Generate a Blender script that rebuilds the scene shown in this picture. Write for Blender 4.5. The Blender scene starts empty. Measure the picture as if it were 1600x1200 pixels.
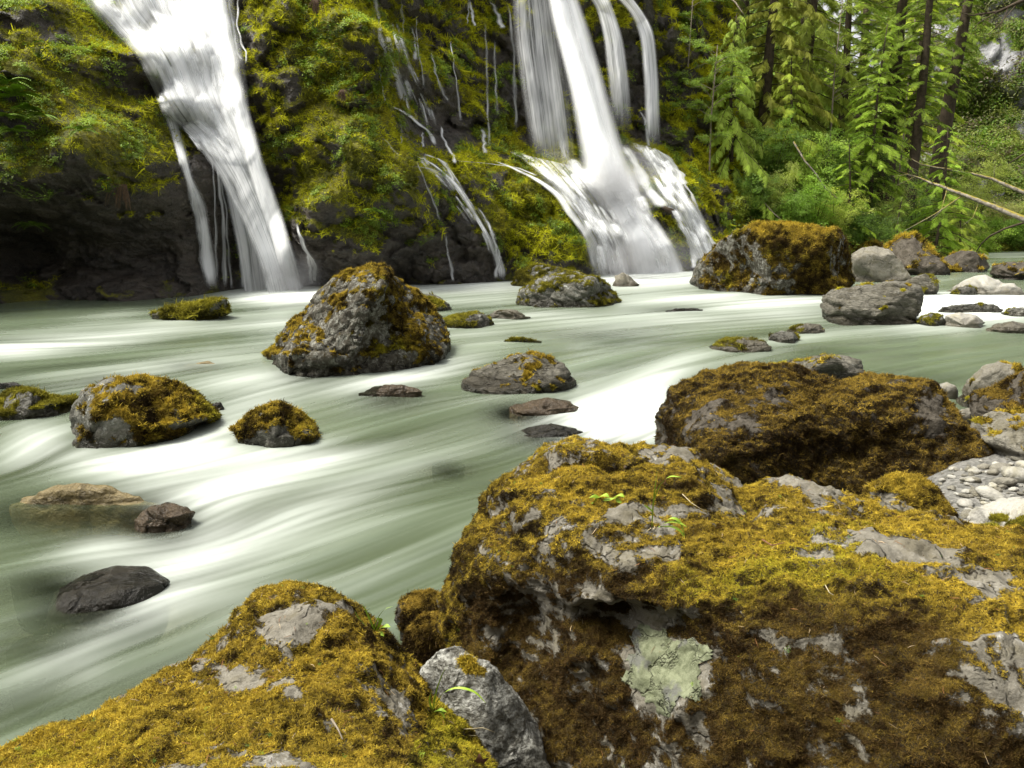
import bpy, bmesh, math, time
import numpy as np
from mathutils import Vector, Matrix, Euler

T0 = time.time()
SC = bpy.context.scene
COL = SC.collection
RNG = np.random.default_rng(7)

# ------------------------------------------------------------------ camera, sky, sun, exposure
CAM_H, PITCH, F = 2.2, math.radians(12.1), 1256.0
cam_data = bpy.data.cameras.new('camera')
cam_data.sensor_width = 36.0
cam_data.lens = 36.0 * F / 1600.0
cam_data.clip_start, cam_data.clip_end = 0.05, 1000.0
camera = bpy.data.objects.new('camera', cam_data)
COL.objects.link(camera)
camera.location = (0, 0, CAM_H)
camera.rotation_euler = (math.pi / 2 - PITCH, 0, 0)
SC.camera = camera

SUN_EL, SUN_AZ = math.radians(62), math.radians(-94)      # azimuth from +Y towards +X
world = bpy.data.worlds.new('World')
SC.world = world
world.use_nodes = True
wn, wl = world.node_tree.nodes, world.node_tree.links
sky = wn.new('ShaderNodeTexSky')
sky.sky_type = 'NISHITA'
sky.sun_disc = False
sky.sun_elevation, sky.sun_rotation = SUN_EL, SUN_AZ
sky.air_density, sky.dust_density, sky.ozone_density = 1.0, 5.0, 1.0
hs = wn.new('ShaderNodeHueSaturation')
hs.inputs['Saturation'].default_value = 0.04
bg = [n for n in wn if n.type == 'BACKGROUND'][0]
bg.inputs['Strength'].default_value = 0.11
wl.new(sky.outputs[0], hs.inputs['Color'])
wl.new(hs.outputs[0], bg.inputs['Color'])

sun_data = bpy.data.lights.new('sun', 'SUN')
sun_data.energy = 2.6
sun_data.angle = math.radians(24)
sun_data.color = (1.0, 0.945, 0.83)
sun = bpy.data.objects.new('sun', sun_data)
COL.objects.link(sun)
sd = Vector((math.sin(SUN_AZ) * math.cos(SUN_EL), math.cos(SUN_AZ) * math.cos(SUN_EL), math.sin(SUN_EL)))
sun.rotation_euler = sd.to_track_quat('Z', 'Y').to_euler()
sun.location = sd * 60

SC.view_settings.view_transform = 'Standard'
SC.view_settings.look = 'None'
SC.view_settings.gamma = 1
SC.view_settings.exposure = 1.28
SC.view_settings.use_curve_mapping = False
SC.render.engine = 'CYCLES'
SC.cycles.use_denoising = True
SC.cycles.max_bounces = 6
SC.cycles.diffuse_bounces = 3
SC.cycles.glossy_bounces = 2
SC.cycles.transmission_bounces = 2
SC.cycles.transparent_max_bounces = 24
SC.cycles.caustics_reflective = False
SC.cycles.caustics_refractive = False
SC.cycles.sample_clamp_indirect = 4.0

CP, SP = math.cos(PITCH), math.sin(PITCH)

# ------------------------------------------------------------------ helpers: picture point to place
def at(px, py, Y):
    """the place at forward distance Y that is seen at photograph pixel (px, py)"""
    a = (np.asarray(px, float) - 800) / F
    b = (600 - np.asarray(py, float)) / F
    dy, dz = CP + b * SP, -SP + b * CP
    k = np.asarray(Y, float) / dy
    return np.stack(np.broadcast_arrays(a * k, dy * k, CAM_H + dz * k), -1)

def on_level(px, py, z=0.0):
    """the place on level z seen at the pixel"""
    b = (600 - np.asarray(py, float)) / F
    dy, dz = CP + b * SP, -SP + b * CP
    k = (z - CAM_H) / dz
    a = (np.asarray(px, float) - 800) / F
    return np.stack(np.broadcast_arrays(a * k, dy * k, np.full_like(k, z)), -1)

def to_px(P):
    x, y, z = P[..., 0], P[..., 1], P[..., 2] - CAM_H
    fw = y * CP - z * SP
    up = y * SP + z * CP
    fw = np.maximum(fw, 1e-3)
    return 800 + F * x / fw, 600 - F * up / fw

# ------------------------------------------------------------------ helpers: noise
def _hash(ix, iy, iz, seed):
    h = (ix * 374761393 + iy * 668265263 + iz * 2147483647 + seed * 974634777) & 0xffffffff
    h = ((h ^ (h >> 13)) * 1274126177) & 0xffffffff
    h = ((h ^ (h >> 16)) * 2246822519) & 0xffffffff
    return h ^ (h >> 15)

_G = np.array([(1,1,0),(-1,1,0),(1,-1,0),(-1,-1,0),(1,0,1),(-1,0,1),(1,0,-1),(-1,0,-1),
               (0,1,1),(0,-1,1),(0,1,-1),(0,-1,-1),(1,1,0),(-1,1,0),(0,-1,1),(0,-1,-1)], np.float32)

def perlin(P, seed=0):
    P = np.asarray(P, np.float64)
    I = np.floor(P).astype(np.int64)
    Fr = (P - I).astype(np.float32)
    U = Fr * Fr * Fr * (Fr * (Fr * 6 - 15) + 10)
    out = 0
    for dx in (0, 1):
        wx = U[:, 0] if dx else 1 - U[:, 0]
        for dy in (0, 1):
            wy = U[:, 1] if dy else 1 - U[:, 1]
            for dz in (0, 1):
                wz = U[:, 2] if dz else 1 - U[:, 2]
                g = _G[_hash(I[:, 0] + dx, I[:, 1] + dy, I[:, 2] + dz, seed) & 15]
                d = g[:, 0] * (Fr[:, 0] - dx) + g[:, 1] * (Fr[:, 1] - dy) + g[:, 2] * (Fr[:, 2] - dz)
                out = out + wx * wy * wz * d
    return out

def fbm(P, octaves=4, seed=0, gain=0.5, lac=2.03, ridged=False):
    s, a, t = 0, 1.0, 0
    P = np.asarray(P, np.float64)
    for o in range(octaves):
        n = perlin(P, seed + o * 17)
        if ridged:
            n = 1 - np.abs(n) * 2.2
            n = n * n - 0.45
        s = s + a * n
        t += a
        a *= gain
        P = P * lac + 13.7
    return s / t

def cells(P, seed=0):
    """F1, F2 distances and a random value of the nearest cell"""
    I = np.floor(P).astype(np.int64)
    f1 = np.full(len(P), 9.0); f2 = np.full(len(P), 9.0); rid = np.zeros(len(P))
    for dx in (-1, 0, 1):
        for dy in (-1, 0, 1):
            for dz in (-1, 0, 1):
                cx, cy, cz = I[:, 0] + dx, I[:, 1] + dy, I[:, 2] + dz
                h = _hash(cx, cy, cz, seed)
                ox, oy, oz = (h & 1023) / 1023, ((h >> 10) & 1023) / 1023, ((h >> 20) & 1023) / 1023
                d = np.sqrt((cx + ox - P[:, 0])**2 + (cy + oy - P[:, 1])**2 + (cz + oz - P[:, 2])**2)
                m = d < f1
                f2 = np.where(m, f1, np.minimum(f2, d))
                rid = np.where(m, (h & 4095) / 4095.0, rid)
                f1 = np.where(m, d, f1)
    return f1, f2, rid

def smooth(a, b, x):
    t = np.clip((x - a) / (b - a), 0, 1)
    return t * t * (3 - 2 * t)

# ------------------------------------------------------------------ helpers: objects
def tag(o, label=None, category=None, group=None, kind=None):
    if label: o['label'] = label
    if category: o['category'] = category
    if group: o['group'] = group
    if kind: o['kind'] = kind
    return o

def link(name, me, mat=None, parent=None, loc=None):
    o = bpy.data.objects.new(name, me)
    COL.objects.link(o)
    if mat is not None and me is not None:
        if len(me.materials) == 0: me.materials.append(mat)
    if parent is not None:
        o.parent = parent
    if loc is not None:
        o.location = loc
    return o

def empty(name, loc=(0, 0, 0)):
    o = bpy.data.objects.new(name, None)
    COL.objects.link(o)
    o.location = loc
    o.empty_display_size = 0.2
    return o

def mesh_np(name, V, faces, smooth_shade=True, attrs=None, uv=None):
    """faces: (n,3) or (n,4) integer array"""
    me = bpy.data.meshes.new(name)
    V = np.asarray(V, np.float32); faces = np.asarray(faces, np.int32)
    n, k = faces.shape
    me.vertices.add(len(V)); me.vertices.foreach_set('co', V.ravel())
    me.loops.add(n * k); me.loops.foreach_set('vertex_index', faces.ravel())
    me.polygons.add(n)
    me.polygons.foreach_set('loop_start', np.arange(0, n * k, k, dtype=np.int32))
    me.polygons.foreach_set('use_smooth', np.full(n, smooth_shade, bool))
    me.update(calc_edges=True)
    for an, av in (attrs or {}).items():
        av = np.asarray(av, np.float32)
        if av.ndim == 1:
            me.attributes.new(an, 'FLOAT', 'POINT').data.foreach_set('value', av)
        else:
            me.attributes.new(an, 'FLOAT_VECTOR', 'POINT').data.foreach_set('vector', av.ravel())
    return me

def grid_faces(nu, nv):
    i = np.arange(nu * nv).reshape(nv, nu)
    return np.stack([i[:-1, :-1], i[:-1, 1:], i[1:, 1:], i[1:, :-1]], -1).reshape(-1, 4)

_ICO = {}
def ico(level):
    if level not in _ICO:
        bm = bmesh.new()
        bmesh.ops.create_icosphere(bm, subdivisions=level, radius=1.0)
        bm.verts.ensure_lookup_table()
        V = np.array([v.co[:] for v in bm.verts])
        Fc = np.array([[v.index for v in f.verts] for f in bm.faces], np.int32)
        bm.free()
        _ICO[level] = (V, Fc)
    return _ICO[level]

def vnormals(V, Fc):
    a, b, c = V[Fc[:, 0]], V[Fc[:, 1]], V[Fc[:, 2]]
    n = np.cross(b - a, c - a)
    N = np.zeros_like(V)
    for k in range(3):
        for ax in range(3):
            N[:, ax] += np.bincount(Fc[:, k], n[:, ax], len(V))
    if Fc.shape[1] == 4:
        for ax in range(3):
            N[:, ax] += np.bincount(Fc[:, 3], n[:, ax], len(V))
    return N / (np.linalg.norm(N, axis=1, keepdims=True) + 1e-12)

class Bits:
    """collects small pieces of one mesh"""
    def __init__(s): s.V, s.F, s.n = [], [], 0
    def add(s, V, Fc):
        V = np.asarray(V, float); Fc = [tuple(int(i) + s.n for i in f) for f in Fc]
        s.V.append(V); s.F += Fc; s.n += len(V)
    def tube(s, pts, rad, sides=6, cap=True):
        pts = np.asarray(pts, float); m = len(pts)
        rad = np.broadcast_to(rad, (m,))
        V = []
        for i in range(m):
            d = pts[min(i + 1, m - 1)] - pts[max(i - 1, 0)]
            d = d / (np.linalg.norm(d) + 1e-9)
            u = np.cross(d, (0, 0, 1) if abs(d[2]) < .9 else (1, 0, 0)); u /= np.linalg.norm(u)
            w = np.cross(d, u)
            for k in range(sides):
                t = 2 * math.pi * k / sides
                V.append(pts[i] + rad[i] * (math.cos(t) * u + math.sin(t) * w))
        Fc = [(i * sides + k, i * sides + (k + 1) % sides, (i + 1) * sides + (k + 1) % sides, (i + 1) * sides + k)
              for i in range(m - 1) for k in range(sides)]
        if cap:
            Fc += [tuple(range(sides))[::-1], tuple((m - 1) * sides + k for k in range(sides))]
        s.add(V, Fc)
    def blade(s, pts, width, side):
        """a flat tapering strip along pts"""
        pts = np.asarray(pts, float); m = len(pts); side = np.asarray(side, float)
        V = []
        for i in range(m):
            w = width[i] if hasattr(width, '__len__') else width
            V += [pts[i] - side * w / 2, pts[i] + side * w / 2]
        s.add(V, [(2 * i, 2 * i + 1, 2 * i + 3, 2 * i + 2) for i in range(m - 1)])
    def mesh(s, name, smooth_shade=True):
        me = bpy.data.meshes.new(name)
        me.from_pydata(np.concatenate(s.V).tolist(), [], s.F)
        me.polygons.foreach_set('use_smooth', np.full(len(me.polygons), smooth_shade, bool))
        me.update()
        return me
    def link(s, name, mat, parent=None, loc=None):
        return link(name, s.mesh(name), mat, parent, loc)

# ------------------------------------------------------------------ helpers: materials
class NT:
    def __init__(s, name):
        s.m = bpy.data.materials.new(name); s.m.use_nodes = True
        s.t = s.m.node_tree; s.n = s.t.nodes; s.l = s.t.links
        s.n.clear()
        s.out = s.n.new('ShaderNodeOutputMaterial')
    def node(s, typ, **kw):
        nd = s.n.new(typ)
        for k, v in kw.items():
            if k.startswith('i_'):
                nm = k[2:].replace('_', ' ')
                nd.inputs[nm].default_value = v
            else: setattr(nd, k, v)
        return nd
    def set(s, inp, v):
        if isinstance(v, bpy.types.NodeSocket): s.l.new(v, inp)
        elif v is not None:
            if isinstance(v, (tuple, list)) and len(v) == 3 and inp.type == 'RGBA': v = (*v, 1)
            inp.default_value = v
    def pos(s):
        if not hasattr(s, '_p'): s._p = s.n.new('ShaderNodeNewGeometry').outputs['Position']
        return s._p
    def nrm(s):
        g = s.n.new('ShaderNodeNewGeometry'); x = s.n.new('ShaderNodeSeparateXYZ'); s.l.new(g.outputs['Normal'], x.inputs[0]); return x.outputs
    def attr(s, name, out='Fac', typ='GEOMETRY'):
        a = s.n.new('ShaderNodeAttribute'); a.attribute_name = name; a.attribute_type = typ
        return a.outputs[out]
    def scaled(s, vec, sc):
        m = s.n.new('ShaderNodeVectorMath'); m.operation = 'MULTIPLY'
        s.set(m.inputs[0], vec); m.inputs[1].default_value = sc
        return m.outputs[0]
    def noise(s, scale, detail=6, rough=.55, vec=None, dist=0, out='Fac'):
        nd = s.n.new('ShaderNodeTexNoise'); nd.inputs['Scale'].default_value = scale
        nd.inputs['Detail'].default_value = detail; nd.inputs['Roughness'].default_value = rough
        nd.inputs['Distortion'].default_value = dist
        s.l.new(vec if vec is not None else s.pos(), nd.inputs['Vector'])
        return nd.outputs[out]
    def voro(s, scale, feature='F1', vec=None, rand=1.0, out='Distance'):
        nd = s.n.new('ShaderNodeTexVoronoi'); nd.feature = feature; nd.inputs['Scale'].default_value = scale
        nd.inputs['Randomness'].default_value = rand
        s.l.new(vec if vec is not None else s.pos(), nd.inputs['Vector'])
        return nd.outputs[out]
    def ramp(s, fac, stops, interp='LINEAR'):
        r = s.n.new('ShaderNodeValToRGB'); r.color_ramp.interpolation = interp
        el = r.color_ramp.elements
        while len(el) < len(stops): el.new(0.5)
        for e, (p, c) in zip(el, stops):
            e.position = p
            e.color = (c, c, c, 1) if not isinstance(c, (tuple, list)) else (*c, 1)
        s.l.new(fac, r.inputs[0])
        return r.outputs[0]
    def mr(s, v, a, b, c=0., d=1.):
        m = s.n.new('ShaderNodeMapRange'); s.set(m.inputs[0], v)
        for i, x in enumerate((a, b, c, d)): m.inputs[i + 1].default_value = x
        return m.outputs[0]
    def math(s, op, a, b=None, c=None, clamp=False):
        m = s.n.new('ShaderNodeMath'); m.operation = op; m.use_clamp = clamp
        s.set(m.inputs[0], a)
        if b is not None: s.set(m.inputs[1], b)
        if c is not None: s.set(m.inputs[2], c)
        return m.outputs[0]
    def mix(s, f, a, b, blend='MIX'):
        m = s.n.new('ShaderNodeMix'); m.data_type = 'RGBA'; m.blend_type = blend
        s.set(m.inputs[0], f); s.set(m.inputs[6], a); s.set(m.inputs[7], b)
        return m.outputs[2]
    def bump(s, h, strength=.5, dist=.02, n=None):
        b = s.n.new('ShaderNodeBump'); b.inputs['Strength'].default_value = strength; b.inputs['Distance'].default_value = dist
        s.set(b.inputs['Height'], h)
        if n is not None: s.l.new(n, b.inputs['Normal'])
        return b.outputs[0]
    def bsdf(s, color, rough=.8, spec=.3, normal=None, **kw):
        b = s.n.new('ShaderNodeBsdfPrincipled')
        s.set(b.inputs['Base Color'], color); s.set(b.inputs['Roughness'], rough)
        b.inputs['Specular IOR Level'].default_value = spec if not isinstance(spec, bpy.types.NodeSocket) else .5
        if isinstance(spec, bpy.types.NodeSocket): s.l.new(spec, b.inputs['Specular IOR Level'])
        if normal is not None: s.l.new(normal, b.inputs['Normal'])
        return b.outputs[0]
    def finish(s, surf):
        s.l.new(surf, s.out.inputs[0]); return s.m

def rock_material(name, light, dark, moss_a, moss_b, lichen=.0, lichen_col=(.42, .42, .38), crack=3.0, streak=None, wet=0.12, bumpk=1.0, mossfine=1.0, rocky=1.0):
    t = NT(name)
    v = t.pos() if streak is None else t.scaled(t.pos(), streak)
    n1 = t.noise(2.2, 9, .62, v, .4)
    n2 = t.noise(11, 8, .65, v)
    n3 = t.noise(60, 4, .6)
    f = t.math('ADD', t.math('MULTIPLY', n1, .6), t.math('MULTIPLY', n2, .4))
    f = t.math('ADD', t.math('MULTIPLY', f, .7), t.math('MULTIPLY', t.noise(32, 7, .7, v), .3))
    base = t.mix(t.mr(f, .38, .66), dark, light)
    base = t.mix(t.mr(n3, .3, .7, .0, .35), base, (dark[0] * .6, dark[1] * .6, dark[2] * .6))
    cr = t.voro(crack, 'DISTANCE_TO_EDGE', t.mix(.25, v, t.noise(3., 4, .6, v, out='Color'), 'ADD'))
    crk = t.mr(cr, .0, .035, 1., 0.)
    crk = t.math('MULTIPLY', crk, t.mr(n2, .42, .6))
    base = t.mix(t.math('MULTIPLY', crk, .75), base, (dark[0] * .35, dark[1] * .35, dark[2] * .35))
    if lichen > 0:
        lm = t.math('MULTIPLY', t.mr(t.noise(9, 8, .75, dist=.3), .66 - lichen * .16, .72 - lichen * .14), t.mr(t.noise(70, 4, .7), .35, .6, .0, .8))
        base = t.mix(lm, base, lichen_col)
    base = t.mix(t.mr(t.noise(4.5, 7, .7, dist=.8), .5, .62, 0, .6), base, (dark[0] * .95, dark[1] * .9, dark[2] * .68))
    # moss
    ms = t.attr('moss')
    fine = t.noise(26 * mossfine, 6, .7)
    mk = t.mr(t.math('ADD', ms, t.math('MULTIPLY', t.math('SUBTRACT', fine, .5), .9)), .42, .58)
    mc = t.mix(t.mr(t.noise(3.5, 5, .6), .4, .62), moss_a, moss_b)
    mc = t.mix(t.mr(t.noise(70 * mossfine, 4, .6), .3, .7, .0, .7), mc, (moss_b[0] * .3, moss_b[1] * .3, moss_b[2] * .3))
    col = t.mix(mk, base, mc)
    # wet band above the water
    z = t.n.new('ShaderNodeSeparateXYZ'); t.l.new(t.pos(), z.inputs[0])
    wz = t.math('ADD', z.outputs[2], t.math('MULTIPLY', t.math('SUBTRACT', n1, .5), .25))
    w = t.mr(wz, wet * .6, wet * 1.4 + .08, 1., 0.)
    col = t.mix(t.math('MULTIPLY', w, .9), col, t.mix(1.0, col, (.32, .3, .26), 'MULTIPLY'))
    rough = t.math('SUBTRACT', t.mix(mk, t.mr(n2, 0, 1, .6, .9), (.95, .95, .95)), t.math('MULTIPLY', w, .5))
    h = t.math('ADD', t.math('MULTIPLY', n1, 1.2 * rocky), t.math('MULTIPLY', n2, .5 * rocky))
    h = t.math('SUBTRACT', h, t.math('MULTIPLY', crk, .35 * rocky))
    h = t.math('ADD', h, t.math('MULTIPLY', n3, .12))
    h = t.math('ADD', h, t.math('MULTIPLY', mk, t.math('MULTIPLY', fine, .9)))
    nm = t.bump(h, .9, .09 * bumpk)
    return t.finish(t.bsdf(col, rough, .22, nm))

def leaf_material(name, var=.35, transl=.35, rough=.6, noise_scale=3.0, spec=.25):
    """colour from the tint of each piece"""
    t = NT(name)
    c = t.attr('tint', 'Color', 'INSTANCER')
    c = t.mix(t.mr(t.noise(noise_scale, 3, .6), .3, .7, 0., var), c, t.mix(1.0, c, (.45, .42, .35), 'MULTIPLY'))
    b = t.bsdf(c, rough, spec)
    tr = t.n.new('ShaderNodeBsdfTranslucent'); t.l.new(c, tr.inputs[0])
    mx = t.n.new('ShaderNodeMixShader'); mx.inputs[0].default_value = transl
    t.l.new(b, mx.inputs[1]); t.l.new(tr.outputs[0], mx.inputs[2])
    return t.finish(mx.outputs[0])

def plain(name, color, rough=.8, var=.3, scale=8, bumpd=.01, spec=.3, dark=.5):
    t = NT(name)
    n = t.noise(scale, 6, .6)
    c = t.mix(t.mr(n, .35, .65), tuple(x * dark for x in color), color)
    return t.finish(t.bsdf(c, rough, spec, t.bump(n, .6, bumpd)))

# ------------------------------------------------------------------ helpers: scattered pieces
_GN = {}
def scatter_tree(protos):
    key = tuple(p.name for p in protos)
    if key in _GN: return _GN[key]
    g = bpy.data.node_groups.new('scatter', 'GeometryNodeTree')
    g.interface.new_socket('Geometry', in_out='INPUT', socket_type='NodeSocketGeometry')
    g.interface.new_socket('Geometry', in_out='OUTPUT', socket_type='NodeSocketGeometry')
    gi, go = g.nodes.new('NodeGroupInput'), g.nodes.new('NodeGroupOutput')
    join = g.nodes.new('GeometryNodeJoinGeometry')
    for p in reversed(protos):
        oi = g.nodes.new('GeometryNodeObjectInfo'); oi.inputs['Object'].default_value = p
        ti = g.nodes.new('GeometryNodeGeometryToInstance')
        g.links.new(oi.outputs['Geometry'], ti.inputs[0]); g.links.new(ti.outputs[0], join.inputs[0])
    ip = g.nodes.new('GeometryNodeInstanceOnPoints')
    ip.inputs['Pick Instance'].default_value = True
    def na(n, typ):
        a = g.nodes.new('GeometryNodeInputNamedAttribute'); a.data_type = typ; a.inputs['Name'].default_value = n
        return a.outputs['Attribute']
    g.links.new(gi.outputs[0], ip.inputs['Points'])
    g.links.new(join.outputs[0], ip.inputs['Instance'])
    g.links.new(na('pick', 'INT'), ip.inputs['Instance Index'])
    g.links.new(na('rot', 'FLOAT_VECTOR'), ip.inputs['Rotation'])
    g.links.new(na('scl', 'FLOAT_VECTOR'), ip.inputs['Scale'])
    g.links.new(ip.outputs[0], go.inputs[0])
    _GN[key] = g
    return g

def proto(name, bits, mat):
    me = bits.mesh(name); me.materials.append(mat)
    return bpy.data.objects.new(name, me)          # source of scattered pieces, not linked

def eulers(Z, Xh):
    """euler angles of frames with local Z along Z and local X near Xh"""
    Z = Z / (np.linalg.norm(Z, axis=1, keepdims=True) + 1e-9)
    Yv = np.cross(Z, Xh); Yv /= (np.linalg.norm(Yv, axis=1, keepdims=True) + 1e-9)
    Xv = np.cross(Yv, Z)
    # matrix columns X Y Z, XYZ euler
    ry = np.arcsin(np.clip(-Xv[:, 2], -1, 1))
    rx = np.arctan2(Yv[:, 2], Z[:, 2])
    rz = np.arctan2(Xv[:, 1], Xv[:, 0])
    return np.stack([rx, ry, rz], 1)

def scatter(name, protos, P, rot, scl, tint, parent=None, loc=(0, 0, 0), pick=None, mat=None, kind='stuff'):
    n = len(P)
    if n == 0: return None
    me = bpy.data.meshes.new(name)
    me.vertices.add(n); me.vertices.foreach_set('co', (np.asarray(P) - np.asarray(loc)).astype(np.float32).ravel())
    scl = np.asarray(scl, np.float32)
    if scl.ndim == 1: scl = np.repeat(scl[:, None], 3, 1)
    for an, av in (('rot', rot), ('scl', scl), ('tint', tint)):
        me.attributes.new(an, 'FLOAT_VECTOR', 'POINT').data.foreach_set('vector', np.asarray(av, np.float32).ravel())
    pk = RNG.integers(0, len(protos), n) if pick is None else pick
    me.attributes.new('pick', 'INT', 'POINT').data.foreach_set('value', np.asarray(pk, np.int32))
    o = link(name, me, None, parent, loc if parent is None else None)
    m = o.modifiers.new('scatter', 'NODES'); m.node_group = scatter_tree(protos)
    if kind: o['kind'] = kind
    return o

def sample_faces(V, Fc, n, weight=None):
    a, b, c = V[Fc[:, 0]], V[Fc[:, 1]], V[Fc[:, 2]]
    nr = np.cross(b - a, c - a); ar = np.linalg.norm(nr, axis=1)
    w = ar if weight is None else ar * weight
    if w.sum() <= 0: return np.zeros((0, 3)), np.zeros((0, 3)), np.zeros(0, int)
    idx = RNG.choice(len(Fc), n, p=w / w.sum())
    u, v = RNG.random(n), RNG.random(n)
    s = u + v > 1; u[s], v[s] = 1 - u[s], 1 - v[s]
    P = a[idx] + u[:, None] * (b - a)[idx] + v[:, None] * (c - a)[idx]
    return P, nr[idx] / (ar[idx][:, None] + 1e-12), idx

def palette(n, cols, jit=.12, weights=None):
    cols = np.asarray(cols, float)
    c = cols[RNG.choice(len(cols), n, p=weights)]
    return c * (1 + RNG.normal(0, jit, (n, 1))).clip(.4, 1.8)
# ------------------------------------------------------------------ materials
GOLD_A, GOLD_B = (.17, .115, .018), (.06, .04, .009)
OLIVE_A, OLIVE_B = (.13, .12, .012), (.05, .05, .008)
M_gold = rock_material('grey_rock_with_golden_moss', (.135, .122, .09), (.026, .022, .015), GOLD_A, GOLD_B, 1.1, (.38, .38, .33), 2.6, bumpk=1.5)
M_brown = rock_material('brown_rock_with_dark_moss', (.155, .135, .105), (.03, .024, .016), (.075, .05, .01), (.022, .015, .005), .15, (.36, .35, .31), 2.0)
M_olive = rock_material('grey_rock_with_olive_moss', (.24, .235, .20), (.05, .047, .036), OLIVE_A, OLIVE_B, .7, (.55, .56, .52), 3.0)
M_grey = rock_material('pale_grey_rock', (.30, .28, .225), (.13, .12, .095), GOLD_A, OLIVE_B, .3, (.5, .5, .46), 1.2)
M_white = rock_material('white_river_rock', (.46, .44, .39), (.27, .26, .225), OLIVE_A, OLIVE_B, .2, (.7, .68, .6), .7, bumpk=.5)
M_layer = rock_material('layered_grey_rock', (.28, .262, .21), (.06, .055, .042), GOLD_B, OLIVE_B, .4, (.42, .42, .39), 2.0, streak=(1., 1., 3.2), bumpk=1.6)
M_wet = rock_material('wet_dark_rock', (.085, .075, .055), (.02, .02, .016), OLIVE_B, (.015, .016, .006), .0, crack=1.5, wet=1.0)
M_beige = rock_material('submerged_beige_rock', (.62, .52, .28), (.42, .34, .18), OLIVE_B, OLIVE_B, .0, crack=.6, wet=-1.0)
M_red = rock_material('reddish_wet_rock', (.25, .19, .13), (.12, .09, .06), OLIVE_B, OLIVE_B, .2, crack=1.5, wet=.3)
M_lichen_rock = rock_material('rock_with_white_lichen', (.19, .18, .155), (.06, .056, .046), OLIVE_A, (.05, .035, .01), 1.6, (.5, .5, .45), 3.0)
M_fg = rock_material('foreground_rock_under_moss', (.27, .25, .205), (.10, .09, .068), (.085, .055, .012), (.03, .02, .006), .5, (.42, .41, .38), 5.0, mossfine=2.2, bumpk=.4)

M_moss = leaf_material('moss_filaments', .25, .25, .8, 6, .1)
M_leaf = leaf_material('fresh_leaves', .3, .5, .45, 1.5, .35)
M_needle = leaf_material('conifer_sprays', .35, .45, .6, .8, .2)

# ------------------------------------------------------------------ moss pieces
def moss_proto(name, seed, strands=12, length=1.0, width=.10, spread=.8, curl=.5, seg=3):
    r = np.random.default_rng(seed); b = Bits()
    for i in range(strands):
        a = r.uniform(0, 2 * math.pi); tilt = r.uniform(.1, 1) * spread
        d = np.array([math.cos(a) * math.sin(tilt), math.sin(a) * math.sin(tilt), math.cos(tilt)])
        base = np.array([r.normal(0, .22), r.normal(0, .22), -.1])
        L = length * r.uniform(.5, 1.1)
        cv = r.normal(0, curl, 3); pts = []
        for k in range(seg + 1):
            t = k / seg
            pts.append(base + d * L * t + cv * L * t * t * .5)
        side = np.cross(d, r.normal(0, 1, 3)); side /= np.linalg.norm(side)
        b.blade(pts, [width * r.uniform(.8, 1.3) * (1 - .75 * (k / seg)**1.5) for k in range(seg + 1)], side)
    return proto(name, b, M_moss)

MOSS = [moss_proto('moss_tuft', 10 + i, 20, .5, .22, 1.6, 1.8) for i in range(5)]
MOSS_HANG = [moss_proto('hanging_moss_tuft', 30 + i, 11, 1.3, .12, .6, .5) for i in range(4)]

def gold_tint(P, N, n):
    """golden, olive and brown patches; steep sides tinted dark brown, part dead moss, part painted shade"""
    a = fbm(P * 1.7, 3, 91); b = fbm(P * 6, 2, 92); g = fbm(P * .9, 2, 95)
    gold, olive, brown, dbrown, lime = (np.array(c) for c in ((.58, .43, .05), (.13, .12, .016), (.16, .10, .024), (.024, .016, .006), (.50, .50, .03)))
    h = fbm(P * 16, 2, 97)
    up = np.clip(smooth(.38, 1.02, N[:, 2] - .18 * N[:, 0]) * 1.0 - .06 + a * .9 + b * .8 + h * .9 + RNG.normal(0, .2, n), 0, 1)[:, None]  # moss facing up and left painted brighter, steep moss darker, as light falls
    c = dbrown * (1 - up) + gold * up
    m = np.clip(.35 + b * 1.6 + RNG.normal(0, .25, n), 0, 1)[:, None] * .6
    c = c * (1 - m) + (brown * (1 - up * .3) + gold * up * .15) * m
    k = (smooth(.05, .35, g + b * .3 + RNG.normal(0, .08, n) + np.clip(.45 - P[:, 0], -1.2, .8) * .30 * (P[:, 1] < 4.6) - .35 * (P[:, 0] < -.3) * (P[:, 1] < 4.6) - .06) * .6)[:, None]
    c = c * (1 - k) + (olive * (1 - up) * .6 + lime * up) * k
    # browner moss patches that also paint shade into the face of the huge boulder
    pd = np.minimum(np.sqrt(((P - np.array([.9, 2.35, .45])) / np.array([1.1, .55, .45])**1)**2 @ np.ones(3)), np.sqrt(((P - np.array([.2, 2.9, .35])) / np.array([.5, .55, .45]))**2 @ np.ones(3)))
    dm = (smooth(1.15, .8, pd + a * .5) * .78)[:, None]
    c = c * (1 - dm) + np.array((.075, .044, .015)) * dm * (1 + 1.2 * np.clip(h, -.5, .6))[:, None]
    return c * (1 + RNG.normal(0, .2, (n, 1))).clip(.4, 1.7)

def rust_tint(P, N, n):
    a = fbm(P * 2.1, 3, 193); h = fbm(P * 12, 2, 197)
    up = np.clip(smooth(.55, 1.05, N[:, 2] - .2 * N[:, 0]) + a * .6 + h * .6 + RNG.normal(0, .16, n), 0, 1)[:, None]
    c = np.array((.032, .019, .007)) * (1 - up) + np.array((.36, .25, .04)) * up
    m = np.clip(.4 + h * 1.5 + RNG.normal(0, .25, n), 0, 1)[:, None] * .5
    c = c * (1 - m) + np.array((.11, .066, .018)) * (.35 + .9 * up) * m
    return c * (1 + RNG.normal(0, .2, (n, 1))).clip(.4, 1.7)

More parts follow.
